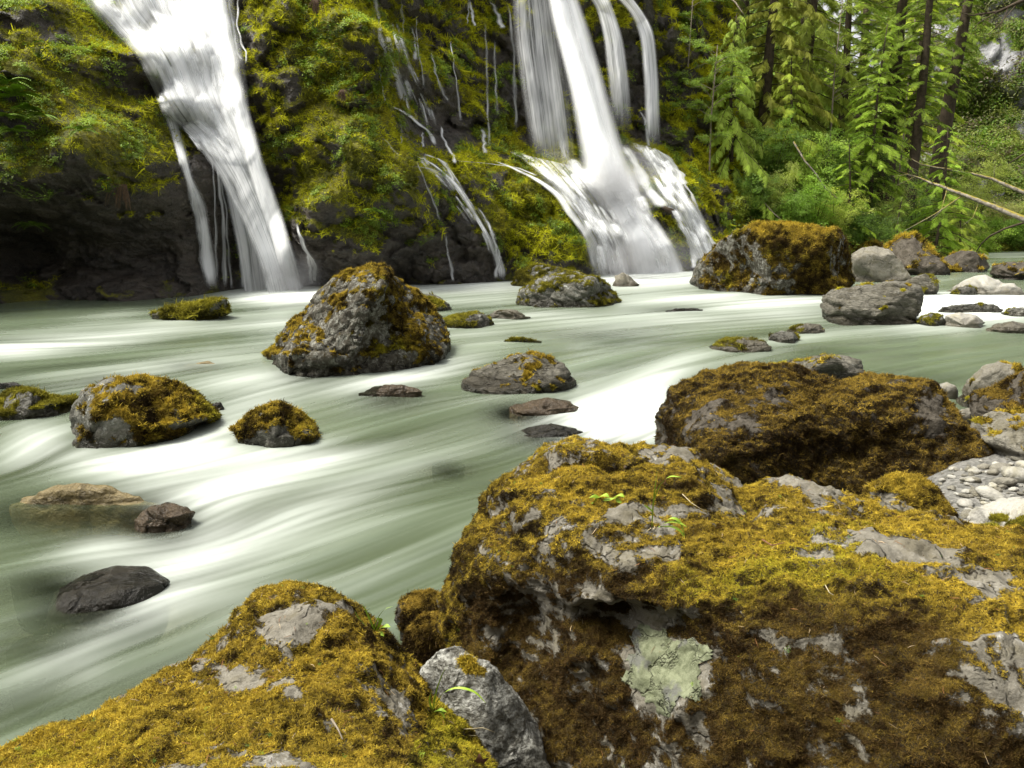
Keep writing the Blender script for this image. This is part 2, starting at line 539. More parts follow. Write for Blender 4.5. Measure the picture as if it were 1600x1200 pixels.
def olive_tint(P, N, n):
    a = fbm(P * 1.9, 3, 93)
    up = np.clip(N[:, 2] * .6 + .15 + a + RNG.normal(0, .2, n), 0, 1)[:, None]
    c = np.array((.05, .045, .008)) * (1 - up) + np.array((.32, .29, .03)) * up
    return c * (1 + RNG.normal(0, .18, (n, 1))).clip(.45, 1.6)

def moss_cover(parent, V, Fc, mossv, n, size, tint_fn, loc, zmin=.03, name='moss'):
    """moss growing where the moss value of the rock is high"""
    fm = mossv[Fc].mean(1)
    cen = V[Fc].mean(1)
    nr = np.cross(V[Fc[:, 1]] - V[Fc[:, 0]], V[Fc[:, 2]] - V[Fc[:, 0]]); nr /= np.linalg.norm(nr, axis=1, keepdims=True) + 1e-12
    view = np.array([0, 0, CAM_H]) - cen
    seen = (nr * view).sum(1) / np.linalg.norm(view, axis=1) > -.35
    dist2 = (view**2).sum(1)
    zmin = max(zmin, -.5)
    w = smooth(.40, .62, fm) * seen * (cen[:, 2] > zmin) / np.maximum(dist2, 2.)
    if w.sum() <= 0: return
    P, N, idx = sample_faces(V, Fc, n, w)
    grav = np.array([0, 0, -1.])
    steep = 1 - np.abs(N[:, 2])
    Z = N + RNG.normal(0, .45, (n, 3)) + grav * (steep * .75)[:, None]
    rot = eulers(Z, RNG.normal(0, 1, (n, 3)))
    s = size * np.exp(RNG.normal(0, .28, n)) * np.clip(np.sqrt(dist2[idx]) / np.median(np.sqrt(dist2[idx])), .7, 1.6)
    s3 = np.stack([s, s, s * .62], 1)
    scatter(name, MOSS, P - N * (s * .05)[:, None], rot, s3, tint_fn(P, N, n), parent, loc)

# ------------------------------------------------------------------ rocks
ROCKS = []
def poly_radius(poly, c, th):
    """distance from c to the outline in direction th (screen angle, y up)"""
    P = np.asarray(poly, float); Q = np.roll(P, -1, 0)
    d = np.stack([np.cos(th), -np.sin(th)], 1)
    out = np.full(len(th), 0.)
    for p, q in zip(P, Q):
        e = q - p; w = p - c
        den = d[:, 0] * e[1] - d[:, 1] * e[0]
        den = np.where(np.abs(den) < 1e-9, 1e-9, den)
        t = (w[0] * e[1] - w[1] * e[0]) / den
        s = (w[0] * d[:, 1] - w[1] * d[:, 0]) / den
        ok = (s >= -1e-6) & (s <= 1 + 1e-6) & (t > 0)
        out = np.where(ok, np.maximum(out, t), out)
    return out

def finish_rock(V, Fc, mat, label, category, moss, up, seed, mn, tufts, size, tint, name, mdir=None, zmin=.03, base=0.):
    N = vnormals(V, Fc)
    d = N[:, 2] if mdir is None else N @ (np.array(mdir) / np.linalg.norm(mdir))
    mv = moss + up * (d - .35) + fbm(V * mn, 4, seed + 5) * 1.0 + fbm(V * 6.5, 3, seed + 6) * .75
    c = V.mean(0); loc = np.array([c[0], c[1], base])
    me = mesh_np(name, V - loc, Fc, True, {'moss': np.clip(mv, -1, 2)})
    o = link(name, me, mat, None, loc)
    tag(o, label, category)
    if tufts:
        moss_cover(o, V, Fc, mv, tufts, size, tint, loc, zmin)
    ROCKS.append(o)
    return o

def rock(outline, contact, label, mat=None, level=5, depth=.8, box=2.4, cuts=7, amp=.07, freq=2.2, seed=0, moss=.3, up=.6, mn=1.6,
         tufts=0, size=.05, tint=gold_tint, layers=None, base=0., push=(), category='boulder', name='boulder', below=.5, mdir=None, cutd=(.72, .95), lump=.12):
    r = np.random.default_rng(seed + 100)
    D, Fc = ico(level)
    po = np.asarray(outline, float)
    xs = (po[:, 0].min() + po[:, 0].max()) / 2
    yt = po[:, 1].min()
    wf = on_level(xs, contact, base)
    hw0 = (po[:, 0].max() - po[:, 0].min()) / 2 / F * wf[1]
    for _ in range(12):
        Yc = wf[1] + depth * hw0
        top = at(xs, yt, Yc)[2] - base
        if top > .3 * hw0: break
        depth *= .85
    hw = hw0 * Yc / wf[1]
    C = at(xs, contact, Yc); C[2] = base
    top = max(top, .05)
    p = box
    U = D / ((np.abs(D)**p).sum(1)**(1 / p))[:, None]
    for k in range(cuts):
        n = r.normal(0, 1, 3); n[2] = abs(n[2]) * .8; n /= np.linalg.norm(n)
        dd = r.uniform(*cutd)
        h = U @ n - dd
        # soft clip
        U = U - n * (np.where(h > 0, h * .92, 0))[:, None]
    U = U * (1 + lump * fbm(U * 1.3 + seed, 2, seed))[:, None]
    V = U * np.array([hw, depth * hw, top])
    V[:, 2] = np.where(U[:, 2] < 0, U[:, 2] * max(below, .6 * top), V[:, 2])
    V = V + C
    cpx = np.array(to_px(C[None])).ravel()
    ctr = np.array([cpx[0], min(cpx[1], po[:, 1].max() - 1)])
    for it in range(5):
        px, py = to_px(V)
        dx, dy = px - ctr[0], ctr[1] - py
        th = np.arctan2(dy, dx); rad = np.hypot(dx, dy)
        ok = (V[:, 2] > base - .02) & (th > -.02)
        nb = 60
        bi = np.clip(((th + .02) / (math.pi + .04) * nb).astype(int), 0, nb - 1)
        cur = np.zeros(nb); np.maximum.at(cur, bi[ok], rad[ok])
        tc = (np.arange(nb) + .5) / nb * math.pi
        tgt = poly_radius(po, ctr, tc)
        tgt = np.where(tgt > 0, tgt, cur)
        cur = np.where(cur > 1e-6, cur, tgt + 1e-6)
        s = np.clip(tgt / cur, .6, 1.7)
        s = np.convolve(np.r_[s[0], s, s[-1]], [.2, .6, .2], 'valid')
        sv = np.interp(th, tc, s)
        s0, s1 = s[0], s[-1]
        low = s0 * (1 + np.cos(th)) / 2 + s1 * (1 - np.cos(th)) / 2
        sv = np.where(th < 0, low, sv)
        # gentle for parts near the axis
        V[:, 0] = C[0] + (V[:, 0] - C[0]) * sv
        V[:, 2] = np.where(V[:, 2] > base, base + (V[:, 2] - base) * sv, V[:, 2])
        V[:, 1] = C[1] + (V[:, 1] - C[1]) * (sv * .25 + .75)
    for (qx, qy, qr, amt) in push:
        N = vnormals(V, Fc); px, py = to_px(V)
        fr = smooth(0, .3, -(N[:, 1]) + .2)
        g = np.exp(-((px - qx)**2 + (py - qy)**2) / (qr * qr)) * fr
        V = V + N * (amt * g)[:, None]
    N = vnormals(V, Fc)
    sz = hw
    d = fbm(V / sz * freq + seed * 3.1, 6, seed, .52) * amp * sz
    f1, f2, rid = cells(V / sz * 2.1 + seed + .3 * fbm(V / sz * 3, 2, seed)[:, None], seed)
    d = d + (smooth(0, .16, f2 - f1) - 1) * amp * .45 * sz + (rid - .5) * amp * .5 * sz
    d = d + fbm(V / sz * freq * 4 * (np.array([1, 1, 1]) if level < 5 else np.array([.8, 1, 1.3])), 5, seed + 3, .6, ridged=True) * amp * .42 * sz
    if layers:
        ax, fr_, am = layers
        ax = np.array(ax, float); ax /= np.linalg.norm(ax)
        q = V @ ax * fr_ + fbm(V * 1.1, 3, seed + 9) * 1.6
        saw = np.abs((q % 1.) - .5) * 2
        d = d + (smooth(0.0, .35, saw) - .6) * am * (0.6 + fbm(V * 2.3, 2, seed + 11))
    V = V + N * d[:, None]
    return finish_rock(V, Fc, mat or M_gold, label, category, moss, up, seed, mn / max(sz, .3) if sz > 1 else mn, tufts, size, tint, name, mdir, base + .03, base)

def fit_outline(V, C, po, it=4, lo=.75, hi=1.35, sweep=(0., 1.)):
    """nudge the sides of a boulder towards the measured outline"""
    po = np.asarray(po, float)
    ctr = np.array(to_px(C[None])).ravel()
    for _ in range(it):
        px, py = to_px(V)
        th = np.arctan2(ctr[1] - py, px - ctr[0]); rad = np.hypot(px - ctr[0], py - ctr[1])
        nb = 72
        bi = np.clip((th / math.pi * nb).astype(int), 0, nb - 1)
        ok = th > 0
        cur = np.zeros(nb); np.maximum.at(cur, bi[ok], rad[ok])
        tc = (np.arange(nb) + .5) / nb * math.pi
        tgt = poly_radius(po, ctr, tc); tgt = np.where((tgt > 0) & (tc > sweep[0] * math.pi) & (tc < sweep[1] * math.pi), tgt, cur)
        s = np.clip(tgt / np.maximum(cur, 1), lo, hi)
        s = np.convolve(np.r_[s[0], s[0], s, s[-1], s[-1]], [.1, .2, .4, .2, .1], 'valid')
        low = s[0] * (1 + np.cos(th)) / 2 + s[-1] * (1 - np.cos(th)) / 2
        sv = np.where(th < 0, low, np.interp(th, tc, s))
        # only what lies near the outline moves fully; the near faces stay where they were measured
        near = smooth(.45, .95, rad / np.maximum(np.interp(th, tc, cur), 1))
        sv = 1 + (sv - 1) * np.where(th > 0, near, 1)
        V = V.copy()
        V[:, 0] = C[0] + (V[:, 0] - C[0]) * sv
        V[:, 2] = np.where(V[:, 2] > C[2], C[2] + (V[:, 2] - C[2]) * sv, V[:, 2])
    return V

def rock_by_points(pts, world_pts, C, label, mat, level=7, amp=.04, freq=3., seed=0, moss=.6, up=.5, mn=1.8, tufts=0, size=.02, tint=gold_tint,
                   dents=(), bare=(), name='boulder', mdir=None, zmin=-9, sq=(1, 1, 1), reg=.15, outline=None, sweep=(0., 1.)):
    """a big boulder through measured surface points (pixel, pixel, distance) and points of its hidden sides"""
    D, Fc = ico(level)
    C = np.asarray(C, float)
    W = np.concatenate([at(np.array(pts)[:, 0], np.array(pts)[:, 1], np.array(pts)[:, 2]), np.asarray(world_pts, float)])
    sq = np.array(sq, float)
    Q = (W - C) / sq
    R = np.linalg.norm(Q, axis=1); Q = Q / R[:, None]
    K = np.sqrt(((Q[:, None] - Q[None])**2).sum(-1) + .06)
    A = np.block([[K - np.eye(len(Q)) * reg, np.ones((len(Q), 1))], [np.ones((1, len(Q))), np.zeros((1, 1))]])
    sol = np.linalg.solve(A, np.r_[np.log(R), 0])
    K2 = np.sqrt(((D[:, None] - Q[None])**2).sum(-1) + .06)
    r = np.exp(K2 @ sol[:-1] + sol[-1])
    V = D * r[:, None] * sq + C
    if outline is not None: V = fit_outline(V, C, outline, sweep=sweep)
    N = vnormals(V, Fc)
    for (qx, qy, ra, rb, amt) in dents:
        px, py = to_px(V)
        fr = smooth(-.1, .25, (N * (np.array([0, 0, CAM_H]) - V)).sum(1))
        g = np.exp(-(np.abs((px - qx) / ra)**3 + np.abs((py - qy) / rb)**3)) * fr
        V = V + np.array([0, 1., 0]) * (amt * g)[:, None]
    N = vnormals(V, Fc)
    d = fbm(V * freq + seed, 6, seed, .5) * amp * 2.6 + fbm(V * 2.6 + seed * 2, 3, seed + 4, .6, ridged=True) * amp * 2.6
    f1, f2, rid = cells(V * freq * .8 + .35 * fbm(V * freq, 3, seed)[:, None], seed)
    d = d + (smooth(0, .2, f2 - f1) - 1) * amp * .6 + (rid - .5) * amp * .7
    d = d + fbm(V * freq * 5, 4, seed + 3, .55, ridged=True) * amp * .35 + fbm(V * freq * 3.2, 3, seed + 8) * amp * 1.1
    V = V + N * d[:, None]
    N = vnormals(V, Fc)
    px, py = to_px(V)
    dd = N[:, 2] if mdir is None else N @ (np.array(mdir) / np.linalg.norm(mdir))
    mv = moss + up * (dd - .35) + fbm(V * mn, 6, seed + 5, .72) * 1.25 + fbm(V * 14, 3, seed + 6) * .45 - (rid > .86) * .25
    for (qx, qy, ra, rb, amt) in bare:
        mv = mv + amt * np.exp(-(((px - qx) / ra)**2 + ((py - qy) / rb)**2))
    loc = np.array([C[0], C[1], 0.])
    me = mesh_np(name, V - loc, Fc, True, {'moss': np.clip(mv, -1, 2)})
    o = link(name, me, mat, None, loc)
    tag(o, label, 'boulder')
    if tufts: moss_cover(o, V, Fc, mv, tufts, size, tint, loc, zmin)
    ROCKS.append(o)
    return o, V, Fc, mv
# ================================================================== THE SETTING
# ------------------------------------------------------------------ cliff
CLIFF_PTS = np.array([
 (-420,520,15),(-420,300,15.5),(-420,60,17),(-420,-200,19),
 (-150,490,17.5),(-150,380,18.6),(-150,250,17.6),(-150,60,19),(-150,-150,21),
 (0,478,19.4),(0,430,20.6),(0,380,20.6),(0,310,19.0),(0,200,18.8),(0,80,20),(0,0,21),(0,-150,22.5),
 (100,470,20.0),(100,425,21.2),(100,370,21.2),(100,310,19.8),(100,200,19.6),(100,80,21),(80,0,22),(60,-120,24),
 (180,462,20.6),(190,420,21.6),(190,370,21.6),(190,310,20.4),(190,200,20.4),(170,90,21.6),(215,110,22.2),(240,170,21.6),
 (250,457,21.2),(250,380,22.0),(258,260,21.2),(280,340,21.8),
 (330,440,22.3),(330,370,22.6),(310,290,22.2),
 (170,10,25.5),(120,-60,27),(230,60,25.2),(270,150,24.2),(300,200,24.0),(250,-10,26.6),(350,-10,26.6),(300,-150,29),(350,120,25.0),(370,230,23.8),
 (400,330,23.8),(390,420,24.2),(450,450,24.0),(440,300,24.2),
 (392,-60,26.2),(385,30,25.2),(392,110,24.4),(400,190,24.0),(440,120,23.8),(450,220,23.2),(470,330,23.0),(480,400,23.3),(500,440,24.2),
 (500,-100,26),(500,20,24.6),(520,110,24.0),(530,220,23.2),(560,330,23.2),(570,400,23.6),(570,445,24.6),
 (590,-60,26),(590,40,24.6),(598,120,24.4),(600,190,24.0),(640,260,23.6),(650,340,23.8),(660,400,24.2),(660,442,24.8),
 (625,-60,29.5),(625,60,28.2),(640,160,27.2),(650,210,26.2),(690,230,26.6),(700,130,28.6),(700,0,30),(700,-120,31),
 (760,0,31),(760,120,30.4),(760,200,29.6),(740,260,26.8),(760,320,26.0),(770,390,25.8),(780,438,26.0),
 (850,-100,33),(800,60,31.6),(850,100,32.6),(850,200,32.4),(830,238,30.4),(850,270,28.6),(870,320,27.4),(880,370,27.2),(900,428,27.8),
 (900,100,33.2),(900,200,33),(920,250,31.6),(940,310,30),(960,360,29.2),(980,425,29.2),
 (870,-10,32.4),(950,-10,33.2),(960,60,34),(1000,40,34.2),(1000,150,34.6),(1000,225,34),(1000,270,32),(1020,340,30.6),(1050,415,30.4),
 (1030,100,35.5),(1035,200,35),(1050,260,33.4),(1080,330,32),(1100,395,31.6),(1060,0,37),(1050,-120,38),(960,-140,36),
 (1120,150,37.5),(1120,250,36.5),(1130,340,34),(1140,385,33),(1200,200,40),(1200,330,37),(1200,385,34.5),(1250,100,46),(1250,380,36),(1200,-60,44)], float)
_W = at(CLIFF_PTS[:, 0], CLIFF_PTS[:, 1], CLIFF_PTS[:, 2])
_cx, _cz, _cy = _W[:, 0], _W[:, 2], _W[:, 1]
def _cker(dx, dz): return np.sqrt(dx * dx + dz * dz + .15)
_K = _cker(_cx[:, None] - _cx[None], _cz[:, None] - _cz[None])
_n = len(_cx)
_Pm = np.stack([np.ones(_n), _cx, _cz], 1)
_A = np.block([[_K - np.eye(_n) * .03, _Pm], [_Pm.T, np.zeros((3, 3))]])
_sol = np.linalg.solve(_A, np.r_[_cy, 0, 0, 0])
def cliff_y(X, Z):
    X, Z = np.asarray(X, float), np.asarray(Z, float)
    sh = X.shape; X = X.ravel(); Z = Z.ravel(); out = np.zeros(len(X))
    for s in range(0, len(X), 20000):
        x, z = X[s:s + 20000], Z[s:s + 20000]
        out[s:s + 20000] = _cker(x[:, None] - _cx, z[:, None] - _cz) @ _sol[:_n] + _sol[_n] + _sol[_n + 1] * x + _sol[_n + 2] * z
    return out.reshape(sh)
def cliff_rough(X, Z, Y):
    P = np.stack([X, Y, Z], -1).reshape(-1, 3)
    warp = fbm(P * .5, 2, 3)[:, None] * 1.2
    d = fbm(P * np.array([.45, .45, .55]), 5, 11, .55) * 1.0
    f1, f2, rid = cells(P * np.array([.75, .5, 1.0]) + warp, 5)
    d = d + (smooth(0, .45, f2 - f1) - 1) * .12 + (rid - .5) * .5
    d = d + fbm(P * .22, 3, 15) * 1.1
    # sloping strata ledges
    q = (P[:, 2] * 1.5 + P[:, 0] * .55) + fbm(P * .6, 3, 21) * 1.6
    saw = (q % 1.)
    d = d + (saw - .5) * .34 * (.5 + fbm(P * .7, 2, 22))
    d = d + fbm(P * 2.6, 4, 31, .55, ridged=True) * .10
    return d.reshape(np.shape(X))
nx, nz = 560, 300
gx = np.linspace(-21, 10.5, nx); gz = np.linspace(-1.0, 15.5, nz)
GX, GZ = np.meshgrid(gx, gz)
GY0 = cliff_y(GX, GZ)
CR = cliff_rough(GX, GZ, GY0)
# calmer under the falling water so that the sheets stay in front
GY = GY0 - CR
CV = np.stack([GX, GY, GZ], -1).reshape(-1, 3)
CF = grid_faces(nx, nz)
CN = -vnormals(CV, CF)
if CN[:, 1].mean() > 0: CN = -CN
_ppx, _ppy = to_px(CV)

def blobs(px, py, items):
    s = np.zeros(len(px))
    for (x, y, rx, ry, a) in items:
        s += a * np.exp(-(((px - x) / rx)**2 + ((py - y) / ry)**2))
    return s
def _blur(A, k):
    for ax in (0, 1):
        ker = np.ones(2 * k + 1) / (2 * k + 1)
        A = np.apply_along_axis(lambda m: np.convolve(np.pad(m, k, mode='edge'), ker, 'valid'), ax, A)
    return A
CRS = _blur(_blur(CR, 5), 5)
def rough_y(X, Z):
    i = np.clip((Z - gz[0]) / (gz[1] - gz[0]), 0, nz - 1.001); j = np.clip((X - gx[0]) / (gx[1] - gx[0]), 0, nx - 1.001)
    i0 = i.astype(int); j0 = j.astype(int); fi = i - i0; fj = j - j0
    return CRS[i0, j0] * (1 - fi) * (1 - fj) + CRS[i0 + 1, j0] * fi * (1 - fj) + CRS[i0, j0 + 1] * (1 - fi) * fj + CRS[i0 + 1, j0 + 1] * fi * fj
cl_noise = fbm(CV * np.array([.7, .7, .7]), 5, 41, .6)
cl_moss = .44 + .55 * (CN[:, 2] - .05) + cl_noise * 1.5
cl_moss += blobs(_ppx, _ppy, [(60, 400, 330, 85, -.9), (150, 200, 200, 120, .12), (500, 120, 130, 200, .42), (600, 280, 110, 70, .25), (520, 330, 60, 60, .25),
                              (560, 420, 120, 45, -.55), (660, 390, 60, 50, -.25), (690, 190, 55, 110, -.6), (740, 90, 60, 120, .12), (850, 120, 70, 120, -.5), (840, 335, 75, 55, .75), (770, 290, 60, 40, -.3), (740, 400, 60, 50, -.5), (900, 380, 30, 50, .3),
                              (1000, 150, 60, 120, -.4), (990, 340, 50, 60, -.3), (850, 420, 90, 18, -.5), (250, 300, 70, 40, -.1), (330, 120, 70, 200, -.6), (1110, 330, 40, 60, -.1)])
cl_moss = np.clip(cl_moss, -1, 2)

t = NT('wet_cliff_rock')
v = t.scaled(t.pos(), (1., 1., 1.5))
n1 = t.noise(.9, 9, .65, v, .5); n2 = t.noise(5, 8, .65, v); n3 = t.noise(24, 5, .6)
base = t.mix(t.mr(t.math('ADD', t.math('MULTIPLY', n1, .55), t.math('MULTIPLY', n2, .45)), .36, .64), (.012, .010, .008), (.075, .060, .046))
cr = t.mr(t.voro(.9, 'DISTANCE_TO_EDGE', t.mix(.3, v, t.noise(1.5, 5, .6, out='Color'), 'ADD')), 0, .05, 1, 0)
base = t.mix(t.math('MULTIPLY', cr, .35), base, (.01, .009, .007))
base = t.mix(t.math('MULTIPLY', t.mr(n3, .55, .7), .4), base, (.12, .105, .085))
fine = t.noise(8, 6, .7)
mk = t.mr(t.math('ADD', t.attr('moss'), t.math('MULTIPLY', t.math('SUBTRACT', fine, .5), .8)), .42, .56)
mc = t.mix(t.mr(t.noise(1.3, 5, .6), .4, .62), (.19, .185, .014), (.06, .07, .01))
mc = t.mix(t.mr(t.noise(20, 4, .6), .3, .7, 0, .7), mc, (.03, .025, .008))
col = t.mix(mk, base, mc)
h = t.math('ADD', t.math('ADD', t.math('MULTIPLY', n1, 2.0), t.math('MULTIPLY', n2, .8)), t.math('SUBTRACT', t.math('MULTIPLY', n3, .2), t.math('MULTIPLY', cr, .15)))
rough = t.mix(mk, t.mr(n2, .3, .7, .22, .6), (.95, .95, .95))
M_cliff = t.finish(t.bsdf(col, rough, .5, t.bump(h, .8, .16)))
_keep = ~((CV[CF[:, 0], 0] > 3.5) & (CV[CF[:, 0], 2] > 11.6 + .5 * np.sin(CV[CF[:, 0], 0] * 2)))
cliff = link('cliff', mesh_np('cliff', CV, CF[_keep][:, ::-1], True, {'moss': cl_moss}), M_cliff)
tag(cliff, 'dark wet mossy rock cliff behind the waterfalls', kind='structure')

def on_cliff(px, py, off=0.0, y0=25.0, rough=1.0):
    """the place of the cliff face seen at the pixel, off metres in front of it"""
    px, py = np.atleast_1d(np.asarray(px, float)), np.atleast_1d(np.asarray(py, float))
    px, py = np.broadcast_arrays(px, py)
    lo, hi = np.full(px.shape, 14.0), np.full(px.shape, 48.0)
    step = np.linspace(14, 46, 65)
    found = np.full(px.shape, 46.0); done = np.zeros(px.shape, bool)
    prev = 14.0
    for Y in step:
        P = at(px, py, Y)
        f = Y - (cliff_y(P[..., 0], P[..., 2]) - rough_y(P[..., 0], P[..., 2]) - off)
        m = (f > 0) & ~done
        found[m] = Y; lo[m] = prev; hi[m] = Y; done |= m
        prev = Y
    for _ in range(12):
        mid = (lo + hi) / 2
        P = at(px, py, mid)
        f = mid - (cliff_y(P[..., 0], P[..., 2]) - rough_y(P[..., 0], P[..., 2]) - off)
        hi = np.where(f > 0, mid, hi); lo = np.where(f > 0, lo, mid)
    return at(px, py, hi)

# ------------------------------------------------------------------ forested hillside on the right
BANK = np.array([(8.0, 33.5), (12.0, 34.0), (15.5, 36.), (18., 40.), (22., 46.), (30., 48.), (45., 47.), (70., 44.)])
def hill_z(X, Y):
    yb = np.interp(X, BANK[:, 0], BANK[:, 1])
    d = Y - yb
    s = .74 + .0 * X
    s = s * (1 - .92 * smooth(23, 31, X - .0 * Y))
    z = np.where(d > 0, .5 * smooth(0, 1.5, d) + np.maximum(d - .8, 0) * s, d * .35 - .3)
    z = z + smooth(0, 3, d) * fbm(np.stack([X * .25, Y * .25, 0 * X], -1).reshape(-1, 3), 4, 51).reshape(np.shape(X)) * 2.0
    return z
hx, hy = np.meshgrid(np.linspace(7.5, 75, 260), np.linspace(30, 100, 220))
HV = np.stack([hx, hy, hill_z(hx, hy)], -1).reshape(-1, 3)
HF = grid_faces(260, 220)
t = NT('forest_floor')
c = t.mix(t.mr(t.noise(.8, 6, .6), .4, .6), (.03, .045, .01), (.05, .035, .016))
c = t.mix(t.mr(t.noise(6, 5, .6), .4, .6, 0, .6), c, (.09, .13, .015))
M_floor = t.finish(t.bsdf(c, .9, .2, t.bump(t.noise(3, 6, .7), .8, .2)))
hill = link('hillside', mesh_np('hillside', HV, HF), M_floor)
tag(hill, 'steep forest floor rising behind the far bank', kind='structure')

# ------------------------------------------------------------------ far rock face on the right
RF = np.array([(1380,0,78),(1380,200,76),(1380,380,70),(1460,-150,82),(1460,60,74),(1470,200,72),(1470,390,64),(1530,-150,78),(1530,50,70),(1540,150,66),(1540,260,63),(1540,390,58),
               (1600,-150,74),(1600,50,66),(1600,200,60),(1600,300,57),(1600,390,54),(1700,-150,70),(1700,100,60),(1700,300,54),(1700,390,51),(1900,0,58),(1900,390,46)], float)
_w = at(RF[:, 0], RF[:, 1], RF[:, 2])
def _idw(X, Z):
    d = np.sqrt((X[:, None] - _w[:, 0])**2 + (Z[:, None] - _w[:, 2])**2 + 9)
    w = 1 / d**4
    return (w * _w[:, 1]).sum(1) / w.sum(1)
fx, fz = np.meshgrid(np.linspace(30, 66, 260), np.linspace(-1, 40, 260))
fy = _idw(fx.ravel(), fz.ravel())
FP = np.stack([fx.ravel(), fy, fz.ravel()], -1)
q = FP[:, 0] * .35 + FP[:, 2] * .28 + fbm(FP * .15, 3, 61) * 2.5
f1, f2, rid = cells(FP * .28 + fbm(FP * .3, 2, 62)[:, None], 6)
FP[:, 1] -= fbm(FP * .12, 5, 63) * 4 + ((q % 1) - .5) * 1.6 + (rid - .5) * 1.5 + (smooth(0, .2, f2 - f1) - 1) * .5
FN = vnormals(FP, grid_faces(260, 260)); FN *= np.sign(-FN[:, 1].mean())
fm = .2 + .6 * FN[:, 2] + fbm(FP * .22, 4, 64) * 1.8
_fpx, _fpy = to_px(FP)
fm += blobs(_fpx, _fpy, [(1520, 60, 26, 90, .35), (1500, 200, 22, 120, .5), (1570, 230, 30, 90, .45), (1555, 110, 35, 45, -.9), (1600, 210, 20, 60, -.4), (1520, 210, 12, 60, -.7), (1535, 230, 18, 50, -.3), (1590, 130, 20, 30, .4), (1580, 160, 16, 30, -.4)])
t = NT('grey_rock_face')
n1 = t.noise(.35, 9, .65, t.scaled(t.pos(), (1., 1., .7)), .4); n2 = t.noise(2.4, 7, .65)
base = t.mix(t.mr(t.math('ADD', t.math('MULTIPLY', n1, .5), t.math('MULTIPLY', n2, .5)), .36, .62), (.13, .13, .135), (.36, .36, .37))
mk = t.mr(t.math('ADD', t.attr('moss'), t.math('MULTIPLY', t.math('SUBTRACT', t.noise(2.5, 6, .7), .5), .8)), .44, .56)
col = t.mix(mk, base, t.mix(t.noise(3, 5, .6), (.10, .15, .01), (.2, .26, .02)))
M_face = t.finish(t.bsdf(col, .7, .3, t.bump(t.math('ADD', n1, t.math('MULTIPLY', n2, .4)), .8, .5)))
face = link('rock_face', mesh_np('rock_face', FP, grid_faces(260, 260)[:, ::-1], True, {'moss': fm}), M_face)
tag(face, 'pale grey rock face with strips of green creeper', kind='structure')

# ------------------------------------------------------------------ near bank: gravel, soil and an unseen slope behind the viewpoint, steepened to block sky light
bx, by = np.meshgrid(np.linspace(-14, 16, 300), np.linspace(-22, 12, 300))
def bank_z(X, Y):
    # river edge of the near bank
    e = np.interp(X, [-14, -3, -.6, .4, 1.6, 2.8, 3.9, 5.0, 7.5, 16], [-2.5, -.5, 1.9, 2.8, 4.2, 6.0, 7.6, 8.2, 9.5, 12.])
    d = e - Y
    z = np.where(d > 0, np.minimum(.30 * smooth(0, 1.2, d) + .02 * d, 1.0), .35 * d)
    z = np.maximum(z, -.9)
    z = z + np.maximum(-Y - 2.5, 0) * 1.5  # unseen slope, made steep to keep sky light off the front faces
    z = z + np.maximum(np.maximum(-X - 8, 0) * (Y < 0), 0) * .2
    return z + .03 * fbm(np.stack([X * 1.5, Y * 1.5, 0 * X], -1).reshape(-1, 3), 3, 71).reshape(np.shape(X))
NV = np.stack([bx, by, bank_z(bx, by)], -1).reshape(-1, 3)
t = NT('gravel_and_soil')
vc = t.voro(26, 'F1', out='Color'); vd = t.voro(26, 'F1')
g = t.mix(.5, t.mix(t.mr(vc, .2, .8), (.1, .1, .09), (.24, .23, .21)), (.11, .105, .09))
zz = t.n.new('ShaderNodeSeparateXYZ'); t.l.new(t.pos(), zz.inputs[0])
g = t.mix(t.mr(t.math('ADD', zz.outputs[1], t.math('MULTIPLY', t.noise(2, 4, .6), 1.5)), 2.2, 3.2), (.03, .026, .015), g)
M_gravel = t.finish(t.bsdf(g, .85, .3, t.bump(vd, .9, .03)))
nb = link('ground', mesh_np('ground', NV, grid_faces(300, 300)), M_gravel)
tag(nb, 'gravel bank on the near side of the river, with an unseen slope behind steepened to block light', kind='structure')

# ------------------------------------------------------------------ river bed
bx, by = np.meshgrid(np.linspace(-60, 90, 60), np.linspace(-10, 90, 60))
t = NT('river_bed')
c = t.mix(t.mr(t.noise(1.2, 6, .6), .35, .65), (.045, .05, .03), (.13, .125, .08))
M_bed = t.finish(t.bsdf(c, .8, .2))
bed = link('river_bed', mesh_np('river_bed', np.stack([bx, by, -1.3 + 0 * bx], -1).reshape(-1, 3), grid_faces(60, 60)), M_bed)
tag(bed, 'olive river bed under the water', kind='structure')

